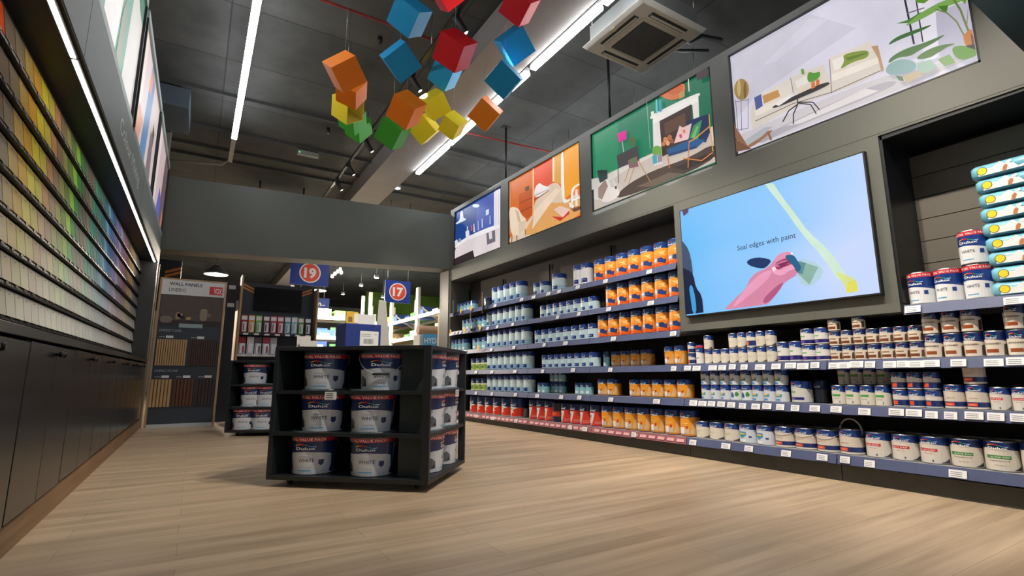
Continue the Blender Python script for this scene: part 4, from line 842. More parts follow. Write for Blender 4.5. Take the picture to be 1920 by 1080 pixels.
# blue packs on the upper right shelf
SKY = mat((120, 190, 214), .22, vary=.12, scale=14, name='pack_film', coat=.6); FOAM = mat((236, 240, 242), .3, vary=.05, name='pack_white', coat=.5)
def pack(i, y, z, rz, tilt, n):
    t = thing('filler_pack', 'sky blue film pack with yellow seal, %s from the bottom of its stack' % nth(i), 'pack', (RX+.03, y, z), 0, 'stacked sky blue packs')
    t.rotation_euler = (tilt, 0, rz)
    L, Dp, H = .62, .26, .0925; m = MB(); nn = 10
    prof = [(0, .55), (.015, .86), (.05, 1), (.5, .97), (.95, 1), (.985, .86), (1, .55)]
    vs = []
    for (s, k) in prof:
        for j in range(nn):
            a = 2*PI*j/nn+.3; ca, sa = math.cos(a), math.sin(a)
            vs.append(Vector((Dp/2+Dp/2*k*(abs(ca)**.4)*math.copysign(1, ca), -L*s, H/2+H/2*k*(abs(sa)**.5)*math.copysign(1, sa))))
    fs = [(i2*nn+j, i2*nn+(j+1) % nn, (i2+1)*nn+(j+1) % nn, (i2+1)*nn+j) for i2 in range(6) for j in range(nn)]+[tuple(range(nn)), tuple(range(6*nn, 7*nn))[::-1]]
    m.add(vs, fs, SKY, True); m.build('film', t)
    def Q(a, b, l): return Vector((-.001-.0007*l, -a, b))
    g = MB(); g.fix = False
    g.add([Q(a, b, 1) for a, b in ((.05, .012), (.30, .012), (.27, .028), (.24, .022), (.22, .05), (.18, .06), (.16, .078), (.12, .052), (.07, .056), (.05, .034))], [tuple(range(10))], FOAM)
    g.add([Q(.07+.026*math.cos(a*PI/8), .042+.026*math.sin(a*PI/8), 2) for a in range(16)], [tuple(range(16))], mat((20, 30, 50), .4, name='seal_edge'))
    g.add([Q(.07+.023*math.cos(a*PI/8), .042+.023*math.sin(a*PI/8), 3) for a in range(16)], [tuple(range(16))], mat((240, 214, 50), .4, name='seal_yellow'))
    g.add([Q(a, b, 2) for a, b in ((.165, .008), (.185, .012), (.195, .04), (.185, .052), (.172, .04))], [tuple(range(5))], mat((186, 120, 76), .5, name='seal_brown'))
    g.add([Q(a, b, 3) for a, b in ((.19, .05), (.215, .06), (.212, .075), (.188, .068))], [tuple(range(4))], FOAM)
    flat_text(g, 'Perfect', Q(.30, .046, 4), (0, -1, 0), (0, 0, 1), .03, FOAM, bold=.01, width=.16)
    for k in range(2): g.add([Q(.31, .026+.01*k, 4), Q(.47, .026+.01*k, 4), Q(.47, .030+.01*k, 4), Q(.31, .030+.01*k, 4)], [(0, 1, 2, 3)], mat((24, 50, 84), .5, name='pack_ink'))
    g.build('print', t)
zz = wr(ZS['G'], 1.1)+.002
pk = [(1858, 548), (1856, 522), (1850, 498), (1845, 470), (1839, 444), (1835, 416), (1832, 390), (1826, 364), (1817, 330)]
for i in range(9):
    yy_ = find_y(pk[i][0], RX+.03, zz+i*.097)
    pack(i, yy_, zz+i*.0962, random.uniform(-.03, .03), (0 if i < 5 else random.uniform(-.01, .02)), 9)

# ================================================================= ISLAND DISPLAYS
def bucket_proto(handle_front):
    t = thing('paint_bucket', 'x', 'paint bucket')
    r0, r1, h = .145, .162, .305
    LID = mat((62, 76, 88), .35, vary=.1, name='slate_lid', coat=.3); BODY = mat((206, 212, 220), .35, name='bucket_plastic')
    b = MB(); b.lathe([(r0*.96, 0), (r0, .005), (r0+(r1-r0)*.86, h*.86), (r1*.97, h*.87)], BODY, 40); b.build('body', t)
    l = MB(); l.lathe([(r1*.985, h*.855), (r1+.004, h*.86), (r1+.004, h*.9), (r1+.001, h*.905), (r1+.003, h*.95), (r1+.001, h), (r1-.008, h+.003), (r1-.014, h-.006), (.02, h-.006)], LID, 40); l.build('lid', t)
    def wave(u): return .60+.03*math.sin(u*1.6+.6)
    D = dict(v=(.012, .99), bands=[(0, (204, 210, 220)), (wave, (26, 48, 100)), (.885, (206, 36, 48))], shapes=[
        ('poly', [(-1.35, .58), (-.9, .60), (-.4, .625), (0, .62), (.5, .60), (1.0, .57), (1.3, .53), (1.36, .25), (1.22, .06), (1.45, .03), (1.75, .03), (1.8, .64), (.9, .64), (.2, .66), (-.5, .67), (-1.35, .62)], (26, 48, 100)),
        ('text', 'SPECIAL VALUE PACK', -.1, .905, .07, 2.1, (244, 238, 238), .02), ('text', 'WHITE', .05, .34, .095, .78, (50, 56, 70), 0),
        ('rect', -.4, .3, .105, .13, (90, 180, 226)), ('poly', [(.62, .40), (.88, .40), (.88, .29), (.75, .24), (.62, .29)], (26, 48, 100)), ('rect', -.3, .2, .475, .485, (120, 130, 150)), ('rect', -.3, .3, .2, .21, (170, 176, 186)),
        ('poly', [(-1.15, .1), (-.75, .12), (-.78, .3), (-1.0, .4), (-1.15, .36)], (90, 96, 104)), ('poly', [(-1.0, .12), (-.8, .12), (-.85, .24)], (40, 44, 50)), ('poly', [(-1.55, .08), (-1.4, .06), (-1.3, .12), (-1.4, .2), (-1.55, .18)], (50, 150, 90)), ('rect', -1.55, -1.42, .28, .6, (110, 116, 124)),
        ('rect', .75, 1.05, .08, .11, (190, 200, 210)), ('logo', 0, .755, 1.0, .075)])
    label_mesh(D, 2*r1*.985, h*.86, r0/(r1*.985), 40).build('label', t)
    a = MB(); W = mat((196, 200, 204), .4, .2, name='handle_wire')
    if handle_front:
        a.tube([((r1+.006)*math.cos(x), -(r1+.012)*math.sin(x), h*.84-h*.46*math.sin(x)) for x in [PI*i/20 for i in range(21)]], .0028, W, 6)
        a.tube([(-.06, -(r1+.014), h*.385), (.06, -(r1+.014), h*.385)], .008, mat((40, 44, 50), .4, name='grip'), 8)
    else: a.tube([((r1+.006)*math.cos(x), (r1+.012)*math.sin(x), h*.84-h*.4*math.sin(x)) for x in [PI*i/20 for i in range(21)]], .0028, W, 6)
    for s in (-1, 1): a.lathe([(.014, -.006), (.012, .006)], mat((60, 70, 80), .4, name='lug'), 12, Matrix.Translation((s*(r1+.004), 0, h*.84)) @ Matrix.Rotation(PI/2, 4, 'Y'))
    a.build('handle', t); return t
BA = bucket_proto(False); BB = bucket_proto(True); used = {'a': False, 'b': False}
def bucket(loc, rz, label, front=False):
    k = 'b' if front else 'a'; p = BB if front else BA
    o = dup(p, loc, rz) if used[k] else p
    used[k] = True; o.location = loc; o.rotation_euler.z = rz; o['label'] = label; o['group'] = 'white paint buckets on the island displays'
DK = mat((30, 35, 40), .45, vary=.2, scale=4, name='charcoal_melamine')
def island(origin, ang, L, W, H, label, part_x):
    """Four-sided stand: local x along the front, y towards the back."""
    t = thing('island_display', label, 'display stand', origin, ang)
    T = .03
    MB().box(0, L, 0, W, H-.028, H, DK).build('top_board', t, bevel=.002)
    MB().box(0, L, 0, W, .05, .08, DK).build('base_board', t, bevel=.002)
    sp = (H-.028-.08)/3
    for k in (1, 2): MB().box(T, L-.005, .005, W-.005, .08+sp*k-.02, .08+sp*k+.004, DK).build('shelf', t)
    MB().box(0, T, 0, W, .08, H-.028, DK).build('side_panel', t)
    m = MB(); m.box(L-.055, L, 0, T, .08, H-.028, DK); m.build('corner_post', t)
    m = MB(); m.box(L-.055, L, W-T, W, .08, H-.028, DK); m.build('corner_post', t)
    for k in range(3):
        z0 = .084+sp*k+(.001 if k else -.003); MB().box(part_x, part_x+.02, W*.55+.02, W-T, z0, (.08+sp*(k+1)-.021 if k < 2 else H-.0285), mat((50, 60, 62), .45, name='divider_board')).build('divider', t)
        MB().box(T, part_x, W*.55, W*.55+.02, z0, (.08+sp*(k+1)-.021 if k < 2 else H-.0285), DK).build('back_board', t)
    for k in range(3):
        z0 = .084+sp*k+(.001 if k else -.003); MB().box(part_x+.11, L-.055, .13, .145, z0, (.08+sp*(k+1)-.021 if k < 2 else H-.0285), mat((50, 60, 62), .45, name='divider_board')).build('front_board', t)
    for x, y in ((.12, .12), (L-.12, .12), (.12, W-.12), (L-.12, W-.12)):
        c = MB(); c.lathe([(.022, -.012), (.024, 0), (.022, .012)], BLACKM, 14, Matrix.Translation((x, y, .024)) @ Matrix.Rotation(PI/2, 4, 'Y')); c.box(x-.02, x+.02, y-.02, y+.02, .046, .05, BLACKM); c.build('caster', t)
    return t, sp
ang = math.atan2(3.405-4.219, 1.416-.502); OR = Vector((.502, 4.219, 0)); IL, IW, IH = 1.224, .94, 1.0
isl, sp = island(OR, ang, IL, IW, IH, 'black square island display stand on casters in the middle of the floor', .84)
ux = Vector((math.cos(ang), math.sin(ang), 0)); uy = Vector((-math.sin(ang), math.cos(ang), 0))
lev = [.0805, .0805+sp+.004, .0805+2*sp+.004]; nm = ['bottom', 'middle', 'top']
def on_line(px, p, n): q = onplane(px, 750, p, n); return Vector((q.x, q.y, 0))
for k, xs in ((2, (608.5, 714)), (1, (608.5, 699.5)), (0, (595, 702.5))):
    for j, px in enumerate(xs):
        q = on_line(px, OR+uy*.19, uy)
        bucket((q.x, q.y, lev[k]+.001), -.46+(-.02 if not (k == 2 and j == 1) else .12)-.12*(k == 0), 'white paint bucket, %s shelf of the black island, %s front%s' % (nm[k], ['left', 'right'][j], ', wire handle' if (k == 2 and j == 1) else ''), front=(k == 2 and j == 1))
for k, xs in ((2, (831, 861)), (1, (827, 853)), (0, (825, 851))):
    for j, px in enumerate(xs):
        q = on_line(px, OR+ux*(IL-.19), ux); yy = (q-OR).dot(uy); yy = (.375, .74)[j]; q = OR+ux*(IL-.176)+uy*yy
        bucket((q.x, q.y, lev[k]+.001), ang+PI/2-.15+.35, 'white paint bucket on the %s shelf of the black island, %s on its right flank' % (nm[k], ['nearer', 'farther'][j]))
# shelf tickets on the island
for i, (px, py, n, p0, off) in enumerate(((620, 742, uy, OR, -.004), (857, 737, ux, OR+ux*IL, .004))):
    q = onplane(px, py, p0+n*off, n); m = MB(); m.box(-.045, .045, -.002, 0, -.028, .028, TAGM)
    for j in range(3): m.box(-.035, .02, -.0028, -.002, -.015+.014*j, -.011+.014*j, INK)
    o = m.build('price_ticket', None, q, ang if i == 0 else ang+PI/2); tag(o, 'white price ticket clipped to the %s of the black island' % ['front shelf edge', 'right shelf edge'][i], 'price ticket')
# things standing on the island
NB = mat((30, 52, 128), .45, vary=.05, name='blue_carton')
q = on_line(660, OR+uy*.45+ux*.0, uy); q = onplane(668, 640, Vector((1.05, 4.2, 0)), (0, 1, 0))
t = thing('carton', 'closed dark blue carton with a white barcode label on the black island', 'box', (q.x, 4.12, IH+.001), .10)
m = MB(); m.box(-.15, .135, -.11, .11, 0, .185, NB); m.build('body', t, bevel=.003)
m = MB(); m.box(-.035, .115, -.1125, -.11, .015, .13, WHITE); flat_text(m, 'A', (.085, -.113, .10), (1, 0, 0), (0, 0, 1), .014, INK)
x = -.005
for k in range(14):
    wv = random.choice((.002, .004, .003)); m.box(x, x+wv, -.1128, -.1124, .03, .07, INK); x += wv+.003
for k in range(2): m.box(-.025, .05, -.1128, -.1124, .088+.014*k, .092+.014*k, mat((110, 110, 120), .6, name='label_ink'))
m.build('barcode_label', t)
t = thing('leaflet_box', 'open white leaflet box with yellow panel on top of the blue carton', 'box', (q.x-.03, 4.14, IH+.187), .35)
m = MB(); m.box(-.02, .14, -.06, .07, 0, .085, mat((222, 222, 218), .5, name='white_carton')); m.build('body', t)
m = MB(); m.box(-.13, -.02, -.065, -.055, 0, .095, mat((224, 178, 60), .5, vary=.2, name='yellow_print')); m.box(-.06, -.02, -.067, -.065, .01, .085, mat((236, 232, 214), .5, name='cream_print')); m.box(-.11, -.075, -.0665, -.065, .015, .055, mat((140, 110, 60), .5, name='print_mark')); m.build('flap', t)
t0 = on(717, 645, 1, 4.1)
m = MB(); m.add([Vector(p) for p in ((-.065, 0, 0), (.07, 0, 0), (.03, .02, .40), (-.035, .02, .40), (-.065, .006, 0), (.07, .006, 0), (.03, .026, .40), (-.035, .026, .40))], [(0, 1, 2, 3), (7, 6, 5, 4), (0, 4, 5, 1), (2, 6, 7, 3), (0, 3, 7, 4), (1, 5, 6, 2)], mat((178, 176, 170), .5, vary=.1, name='grey_card')); m.box(-.066, .071, -.01, .02, -.0, .004, WHITE)
o = m.build('header_card', None, (t0.x, 4.1, IH+.001), .25); tag(o, 'tall tapering pale card standing on the black island', 'card')
t1 = on(575, 640, 1, 4.3)
m = MB(); M = Matrix.Rotation(-.35, 4, 'X'); LFM = mat((170, 168, 164), .6, name='leaflet_paper'); m.box(-.07, .03, 0, .003, 0, .10, LFM, M); m.box(-.05, .075, -.03, -.027, 0, .05, LFM, M)
o = m.build('leaflet_stand', None, (t1.x, 4.3, IH+.003), -.1); tag(o, 'small white leaflets leaning on the black island beside the carton', 'leaflet')

# second island
O2 = Vector((.462, 8.05, 0)); a2 = -.42
i2, sp2 = island((.40, 7.95, 0), -.50, 1.2, .94, 1.0, 'black island display stand farther back, half hidden by the nearer one', .98)
v2x = Vector((math.cos(-.5), math.sin(-.5), 0)); v2y = Vector((-math.sin(-.5), math.cos(-.5), 0)); P2 = Vector((.40, 7.95, 0))
for k, xs in ((2, (476,)), (1, (474, 502)), (0, (462, 497))):
    for j, px in enumerate(xs):
        qq = on_line(px, P2+v2y*.19, v2y)
        bucket((qq.x, qq.y, lev[k]+.001), -.30, 'white paint bucket on the %s shelf of the farther island%s' % (nm[k], '' if len(xs) == 1 else [', left one', ', right one'][j]))

# ================================================================= WALL PANEL DISPLAY
YB = 9.93
def BP(x, y, dy=0): q = on(x, y, 1, YB); return Vector((q.x, YB-dy, q.z))
t = thing('wall_panel_display', 'tall sample board headed WALL PANELS beside the black cabinets', 'display board')
xl, xr, zt = -.575, .315, 2.36
MB().box(xl, xr, YB, YB+.05, .05, zt, mat((52, 60, 70), .5, name='slate_board')).build('board', t)
m = MB(); m.box(xl-.03, xl, YB-.012, YB+.06, 0, zt+.02, TRIMW); m.box(xr, xr+.03, YB-.012, YB+.06, 0, zt+.02, TRIMW); m.box(xl, xr, YB-.012, YB+.06, zt, zt+.02, TRIMW); m.build('frame', t)
MB().box(xl, xr, YB-.03, YB, 0, .05, mat((190, 196, 200), .5, name='pale_plinth')).build('plinth', t)
m = MB(); m.box(xl, xr, YB-.006, YB, zt-.25, zt, mat((206, 208, 208), .5, name='header_white')); DKI = mat((40, 42, 50), .6, name='header_ink')
flat_text(m, 'WALL PANELS', (xl+.10, YB-.0065, zt-.095), (1, 0, 0), (0, 0, 1), .05, DKI, bold=.03, width=.46)
flat_text(m, 'LINERIO', (xl+.10, YB-.0065, zt-.20), (1, 0, 0), (0, 0, 1), .062, DKI, width=.24)
m.box(xr-.22, xr-.03, YB-.008, YB-.006, zt-.215, zt-.075, mat((206, 50, 48), .5, name='red_logo')); flat_text(m, 'VOX', (xr-.155, YB-.0085, zt-.195), (1, 0, 0), (0, 0, 1), .098, WHITE, bold=.02, width=.115)
m.build('header', t)
m = MB(); z1 = zt-.255; z0 = z1-.50
m.box(xl+.01, xr-.01, YB-.004, YB, z0, z1, mat((84, 70, 66), .5, vary=.15, scale=20, name='photo_wall'))
for k in range(26): m.box(xl+.01+k*.033, xl+.016+k*.033, YB-.0045, YB-.004, z0+.2, z1, mat((70, 58, 55), .5, name='photo_groove'))
m.box(xl+.01, xr-.01, YB-.005, YB-.004, z0, z0+.09, mat((52, 44, 44), .5, name='photo_table'))
for (a, b, c, d, colr) in ((.25, .33, .10, .22, (150, 130, 110)), (.33, .40, .10, .17, (30, 28, 30)), (.42, .50, .10, .15, (170, 150, 90)), (.02, .20, .04, .15, (120, 112, 100)), (.64, .76, .09, .30, (140, 126, 100)), (.56, .64, .08, .12, (60, 80, 80)), (.28, .36, .14, .2, (190, 170, 150)), (.76, .82, .16, .22, (100, 110, 90))):
    n = 10; cxx = xl+.01+(a+b)/2*.87; czz = z0+(c+d)/2; m.add([Vector((cxx+(b-a)*.45*math.copysign(abs(math.cos(q*2*PI/n))**.6, math.cos(q*2*PI/n)), YB-.0056, czz+(d-c)/2*math.copysign(abs(math.sin(q*2*PI/n))**.6, math.sin(q*2*PI/n)))) for q in range(n)], [tuple(range(n))], mat(colr, .5, name='photo_item'))
m.box(xl+.29, xl+.62, YB-.012, YB, z0-.03, z0+.035, mat((150, 164, 172), .5, name='grey_tag')); m.build('photo', t)
m = MB(); flat_text(m, 'LINERIO S-LINE', (xl+.03, YB-.001, z0-.10), (1, 0, 0), (0, 0, 1), .04, mat((170, 176, 180), .6, name='pale_text'), width=.30)
flat_text(m, 'LINERIO M-LINE', (xl+.03, YB-.001, z0-.745), (1, 0, 0), (0, 0, 1), .04, mat((170, 176, 180), .6, name='pale_text'), width=.31)
for x0, zz in ((xl+.13, z0-.205), (xl+.56, z0-.205), (xl+.13, z0-.84), (xl+.42, z0-.84), (xl+.72, z0-.84)):
    m.box(x0, x0+.1, YB-.003, YB, zz, zz+.04, WHITE); m.box(x0-.09, x0-.01, YB-.002, YB, zz+.012, zz+.022, mat((170, 176, 180), .6, name='pale_text'))
m.build('lettering', t)
LW = mat((196, 160, 112), .5, vary=.12, scale=30, name='light_slat'); LWD = mat((120, 88, 54), .6, name='light_groove'); DW = mat((74, 52, 46), .5, vary=.15, scale=30, name='dark_slat'); DWD = mat((30, 22, 22), .6, name='dark_groove'); MWd = mat((106, 62, 42), .5, vary=.15, scale=30, name='brown_slat'); GD = mat((60, 50, 52), .5, vary=.1, name='umber_slat')
for (a, b, zb, hgt, n, cm, gm) in ((.02, .43, z0-.645, .42, 13, LW, LWD), (.47, .88, z0-.645, .42, 13, DW, DWD), (.0, .28, z0-1.29, .43, 6, LW, LWD), (.30, .585, z0-1.29, .43, 6, MWd, DWD), (.605, .885, z0-1.29, .43, 6, GD, DWD)):
    m = MB(); m.box(xl+a, xl+b, YB-.004, YB, zb, zb+hgt, gm); p = (b-a)/n
    for k in range(n): m.box(xl+a+k*p+p*.12, xl+a+k*p+p*.78, YB-.018, YB-.004, zb, zb+hgt, cm)
    m.build('slat_sample', t)

# ================================================================= TOWER WITH SMALL TV
TY = 10.35
def TP(x, y): q = on(x, y, 1, TY); return q
t = thing('display_tower', 'navy display tower with two shelves of packets beneath a dark screen', 'display stand')
x0, x1 = .60, 1.85; NV = mat((44, 52, 64), .5, name='navy_board')
MB().box(x0, x1, TY, TY+.05, .0, 2.48, NV).build('back_board', t)
MB().box(x0-.03, x0, TY-.30, TY+.05, 0, 2.56, TRIMW).build('side_panel', t); MB().box(x1, x1+.03, TY-.30, TY+.05, 0, 2.42, TRIMW).build('side_panel', t)
m = MB(); OR_ = mat((226, 140, 60), .5, name='orange_stripe')
for k in range(2):
    a = TP(457, 531+k*6); b = TP(480, 543+k*6); c = TP(565, 549+k*5); d = TP(585, 542+k*5)
    for p, q in ((a, b), (c, d)): m.add([Vector((p.x, TY-.003, p.z)), Vector((q.x, TY-.003, q.z)), Vector((q.x, TY-.003, q.z-.03)), Vector((p.x, TY-.003, p.z-.03))], [(0, 1, 2, 3)], OR_)
m.build('stripes', t)
for z, c in ((1.535, BLACK), (1.165, mat((200, 200, 198), .5, name='pale_shelf')), (.80, BLACK)):
    m = MB(); m.box(x0, x1, TY-.30, TY, z-.025, z, c); m.box(x0, x1, TY-.305, TY-.30, z-.035, z+.004, c)
    for k in range(7): m.box(x0+.06+k*.17, x0+.14+k*.17, TY-.309, TY-.305, z-.03, z, TAGM)
    m.build('shelf', t)
tv = thing('small_screen', 'switched-off black screen mounted on the navy display tower', 'television')
MB().box(.80, 1.62, TY-.06, TY-.001, 1.98, 2.40, mat((14, 15, 18), .15, name='dark_glass')).build('case', tv, bevel=.004)
PC = [((150, 40, 60), 'crimson'), ((214, 140, 40), 'amber'), ((110, 180, 60), 'lime green'), ((90, 50, 60), 'maroon'), ((170, 60, 90), 'pink'), ((190, 40, 60), 'red'), ((90, 160, 180), 'aqua'), ((160, 190, 210), 'pale blue'), ((90, 160, 50), 'leaf green'), ((40, 44, 50), 'black')]
PF = mat((214, 214, 216), .15, .3, vary=.3, scale=40, name='clear_blister')
for i, (c, n) in enumerate(PC):
    x = x0+.07+i*.118; m = MB(); cm = mat(c, .4, name='backing_card'); z = 1.537
    m.box(-.05, .05, -.0, .004, 0, .33, cm); m.box(-.03, .036, -.028, 0, .03, .2, PF); m.box(-.02, .0, -.031, -.028, .05, .17, cm); m.box(-.045, .045, -.002, 0, .24, .31, mat((230, 226, 226), .4, name='card_print'))
    tag(m.build('hanging_pack', None, (x, TY-.2+random.uniform(-.03, .03), z), random.uniform(-.1, .1)), '%s backed blister packet on the upper shelf of the navy tower' % n, 'packet', 'blister packets on the navy tower')
P2C = [((196, 60, 76), 'red'), ((230, 226, 228), 'white and red'), ((120, 100, 110), 'grey'), ((170, 60, 70), 'dark red'), ((214, 214, 218), 'plain white')]
for i, (c, n) in enumerate(P2C):
    x = x0+.07+i*.125; m = MB(); cm = mat(c, .4, name='backing_card'); z = 1.167
    m.box(-.055, .055, -.0, .004, 0, .31, mat((220, 214, 218), .4, name='card_print2')); m.box(-.055, .055, -.003, 0, .20, .31, cm); m.box(-.035, .04, -.028, -.003, .02, .19, PF); m.box(0, .03, -.031, -.028, .03, .15, cm)
    tag(m.build('hanging_pack', None, (x, TY-.2+random.uniform(-.03, .03), z), random.uniform(-.1, .1)), '%s blister packet on the lower shelf of the navy tower' % n, 'packet', 'blister packets on the navy tower')

# ================================================================= CEILING FITTINGS
TG = mat((250, 252, 255), emit=TUBE, name='tube_glow'); FXM = mat((170, 172, 170), .5, name='fixture_body')
def tube_light(x, y0, y1, z, label, grp):
    t = thing('ceiling_tube_light', label, 'light', group=grp)
    MB().box(x-.022, x+.022, y0, y1, z, z+.05, FXM).build('housing', t)
    m = MB(); m.box(x-.04, x+.04, y0+.02, y1-.02, z-.045, z, TG); m.build('diffuser', t)
    for y in (y0+.2, y1-.2): MB().tube([(x, y, z+.05), (x, y, CEIL)], .004, STEEL, 6).build('suspension_wire', t)
LF = [(2.3, 3.75), (3.78, 5.2), (5.22, 6.66), (6.70, 8.06), (8.12, 9.35)]
for i, (a, b) in enumerate(LF): tube_light(.225, a, b, 4.78, 'long white tube light over the left side, %s in its row from the near end' % nth(i), 'tube lights over the left side')
RF = [(2.2, 3.65), (3.68, 5.03), (5.12, 6.1), (6.14, 7.6), (7.64, 9.1)]
for i, (a, b) in enumerate(RF): tube_light(3.40, a, b, 4.74, 'long white tube light beside the beam, %s in its row from the near end' % nth(i), 'tube lights beside the concrete beam')
# trunking beyond the last left tube
m = MB(); m.box(.19, .26, 9.4, 10.6, 4.80, 4.86, FXM); tag(m.build('cable_trunking'), 'bare grey trunking continuing past the last left tube light', 'trunking')

# AC cassette
t = thing('air_conditioner', 'square grey ceiling cassette air conditioner above the lounge light box', 'air conditioner')
cx_, cy_, cz_ = 4.03, 3.70, 4.53; G1 = mat((196, 194, 184), .5, name='cassette_plastic'); G2 = mat((62, 64, 66), .6, name='cassette_grille')
m = MB(); m.box(cx_-.42, cx_+.42, cy_-.42, cy_+.42, cz_+.05, cz_+.30, mat((104, 106, 104), .6, name='cassette_case')); m.build('case', t)
m = MB(); vs = [Vector((cx_+sx*k, cy_+sy*k, z)) for z, k in ((cz_, .45), (cz_+.05, .49)) for sy in (-1, 1) for sx in (-1, 1)]; m.hexa(vs, G1); m.build('face_panel', t, bevel=.006)
m = MB(); m.box(cx_-.25, cx_+.25, cy_-.25, cy_+.25, cz_-.012, cz_, G2)
for k in range(16): m.box(cx_-.24+k*.031, cx_-.232+k*.031, cy_-.24, cy_+.24, cz_-.015, cz_-.012, mat((84, 86, 88), .6, name='grille_bar'))
m.build('grille', t)
m = MB()
for s in (-1, 1):
    m.box(cx_+s*.29-.01, cx_+s*.29+.01, cy_-.29, cy_+.29, cz_-.006, cz_, G1); m.box(cx_-.29, cx_+.29, cy_+s*.29-.01, cy_+s*.29+.01, cz_-.006, cz_, G1)
m.build('grille_frame', t)
for s in (-1, 1):
    for ax in (0, 1):
        m = MB()
        if ax: m.box(cx_-.27, cx_+.27, cy_+s*.37-.035, cy_+s*.37+.035, cz_-.004, cz_, mat((30, 31, 33), .5, name='slot')); m.box(cx_-.26, cx_+.26, cy_+s*.37-.004, cy_+s*.37+.02, cz_-.012, cz_-.004, G1)
        else: m.box(cx_+s*.37-.035, cx_+s*.37+.035, cy_-.27, cy_+.27, cz_-.004, cz_, mat((30, 31, 33), .5, name='slot')); m.box(cx_+s*.37-.004, cx_+s*.37+.02, cy_-.26, cy_+.26, cz_-.012, cz_-.004, G1)
        m.build('louvre', t)
m = MB(); m.box(cx_-.46, cx_-.40, cy_-.02, cy_+.04, cz_-.004, cz_, mat((206, 196, 150), .4, name='display_window')); m.build('indicator', t)
m = MB()
for sx in (-1, 1):
    for sy in (-1, 1): m.tube([(cx_+sx*.4, cy_+sy*.4, cz_+.3), (cx_+sx*.4, cy_+sy*.4, CEIL)], .006, STEEL, 6)
m.build('hanger', t)
m = MB(); m.tube([(cx_+.42, cy_-.1, cz_+.18), (cx_+.7, cy_-.1, cz_+.2), (cx_+.9, cy_-.1, cz_+.35), (cx_+1.3, cy_-.1, cz_+.45)], .03, BLACKM, 8); m.tube([(cx_+.42, cy_+.1, cz_+.18), (cx_+.75, cy_+.1, cz_+.22), (cx_+1.3, cy_+.1, cz_+.42)], .022, BLACKM, 8); m.build('pipe', t)

# hanging rods to the right frame
for i, (x, y, w) in enumerate(((4.3, 7.2, 'over the orange room light box'), (4.3, 4.57, 'beside the air conditioner'))):
    m = MB(); m.tube([(x, y, 4.0), (x, y, CEIL)], .018, BLACKM, 10); m.box(x-.07, x+.07, y-.05, y+.05, CEIL-.01, CEIL, BLACKM)
    tag(m.build('support_rod'), 'black steel support rod %s' % w, 'rod', 'rods holding the right frame')
# sprinkler pipes
RP_ = mat((150, 44, 40), .5, name='red_pipe')
m = MB(); m.tube([(-1.3, 5.5, 4.98), (2.69, 5.5, 4.98)], .016, RP_, 8); tag(m.build('sprinkler_pipe'), 'thin red sprinkler pipe crossing the ceiling behind the blue cubes', 'pipe')
m = MB(); m.tube([(3.36, 7.55, 4.98), (8, 7.2, 4.98)], .016, RP_, 8); tag(m.build('sprinkler_pipe'), 'thin red sprinkler pipe on the right of the concrete beam', 'pipe')
for i, (px, py) in enumerate(((712, 83), (615, 250))):
    q = on(px, py, 2, 5.0); m = MB(); m.lathe([(.03, .1), (.035, .05), (.02, 0)], BLACKM, 10); tag(m.build('ceiling_sprinkler', None, (q.x, q.y, 5.0)), ['small black sprinkler head left of the blue cube', 'small black sprinkler head above the exit light'][i], 'sprinkler')
# emergency light
t = thing('emergency_light', 'small white emergency light bar under the far ceiling', 'light', (1.49, 9.87, 4.93), 0)
m = MB(); m.box(-.19, .19, -.04, .04, 0, .09, mat((150, 158, 150), .4, name='frosted_plastic')); m.build('case', t, bevel=.01); m = MB(); m.box(-.17, -.15, -.043, -.04, .03, .05, mat((60, 255, 120), emit=2, name='green_led')); m.build('indicator', t)
m = MB(); m.tube([(0, 0, .09), (0, 0, CEIL-4.93)], .008, STEEL, 6); m.build('bracket', t)
# dark ducts and services above the bulkhead
DU = mat((54, 56, 62), .6, vary=.2, scale=4, name='duct_dark')
q = on(345, 205, 2, 4.9)
m = MB(); m.box(-1.2, -.42, 8.56, 9.55, 4.74, CEIL-.055, mat((84, 98, 110), .6, name='duct_blue')); tag(m.build('air_duct'), 'grey-blue square duct under the ceiling over the left wall end', 'duct')
t = thing('ceiling_unit', 'dark boxed fan unit with hanging ducts above the far bulkhead', 'duct unit', (1.3, 12.2, 4.2))
m = MB(); m.box(-.5, .55, -.3, .4, 0, .5, DU); m.build('case', t, bevel=.01); m = MB(); m.lathe([(.2, -.3), (.22, 0), (.2, .3)], DU, 16, Matrix.Translation((.8, 0, .2)) @ Matrix.Rotation(PI/2, 4, 'Y')); m.build('fan_drum', t)
m = MB(); m.tube([(-.4, 0, .5), (-.42, 0, .9)], .02, DU); m.tube([(.5, 0, .5), (.5, 0, .9)], .02, DU); m.build('hanger', t)
m = MB(); m.tube([(-1.2, 11.0, 4.72), (.1, 10.6, 4.72), (.2, 10.6, 4.85)], .02, mat((140, 138, 128), .5, name='pale_conduit'), 8); tag(m.build('conduit_pipe'), 'pale conduit running to the left wall above the bulkhead', 'pipe')
m = MB(); m.box(-1.2, -.68, 9.6, 9.95, 2.9, CEIL, mat((110, 116, 100), .5, name='pier_paint')); struct(m.build('wall_pier'))

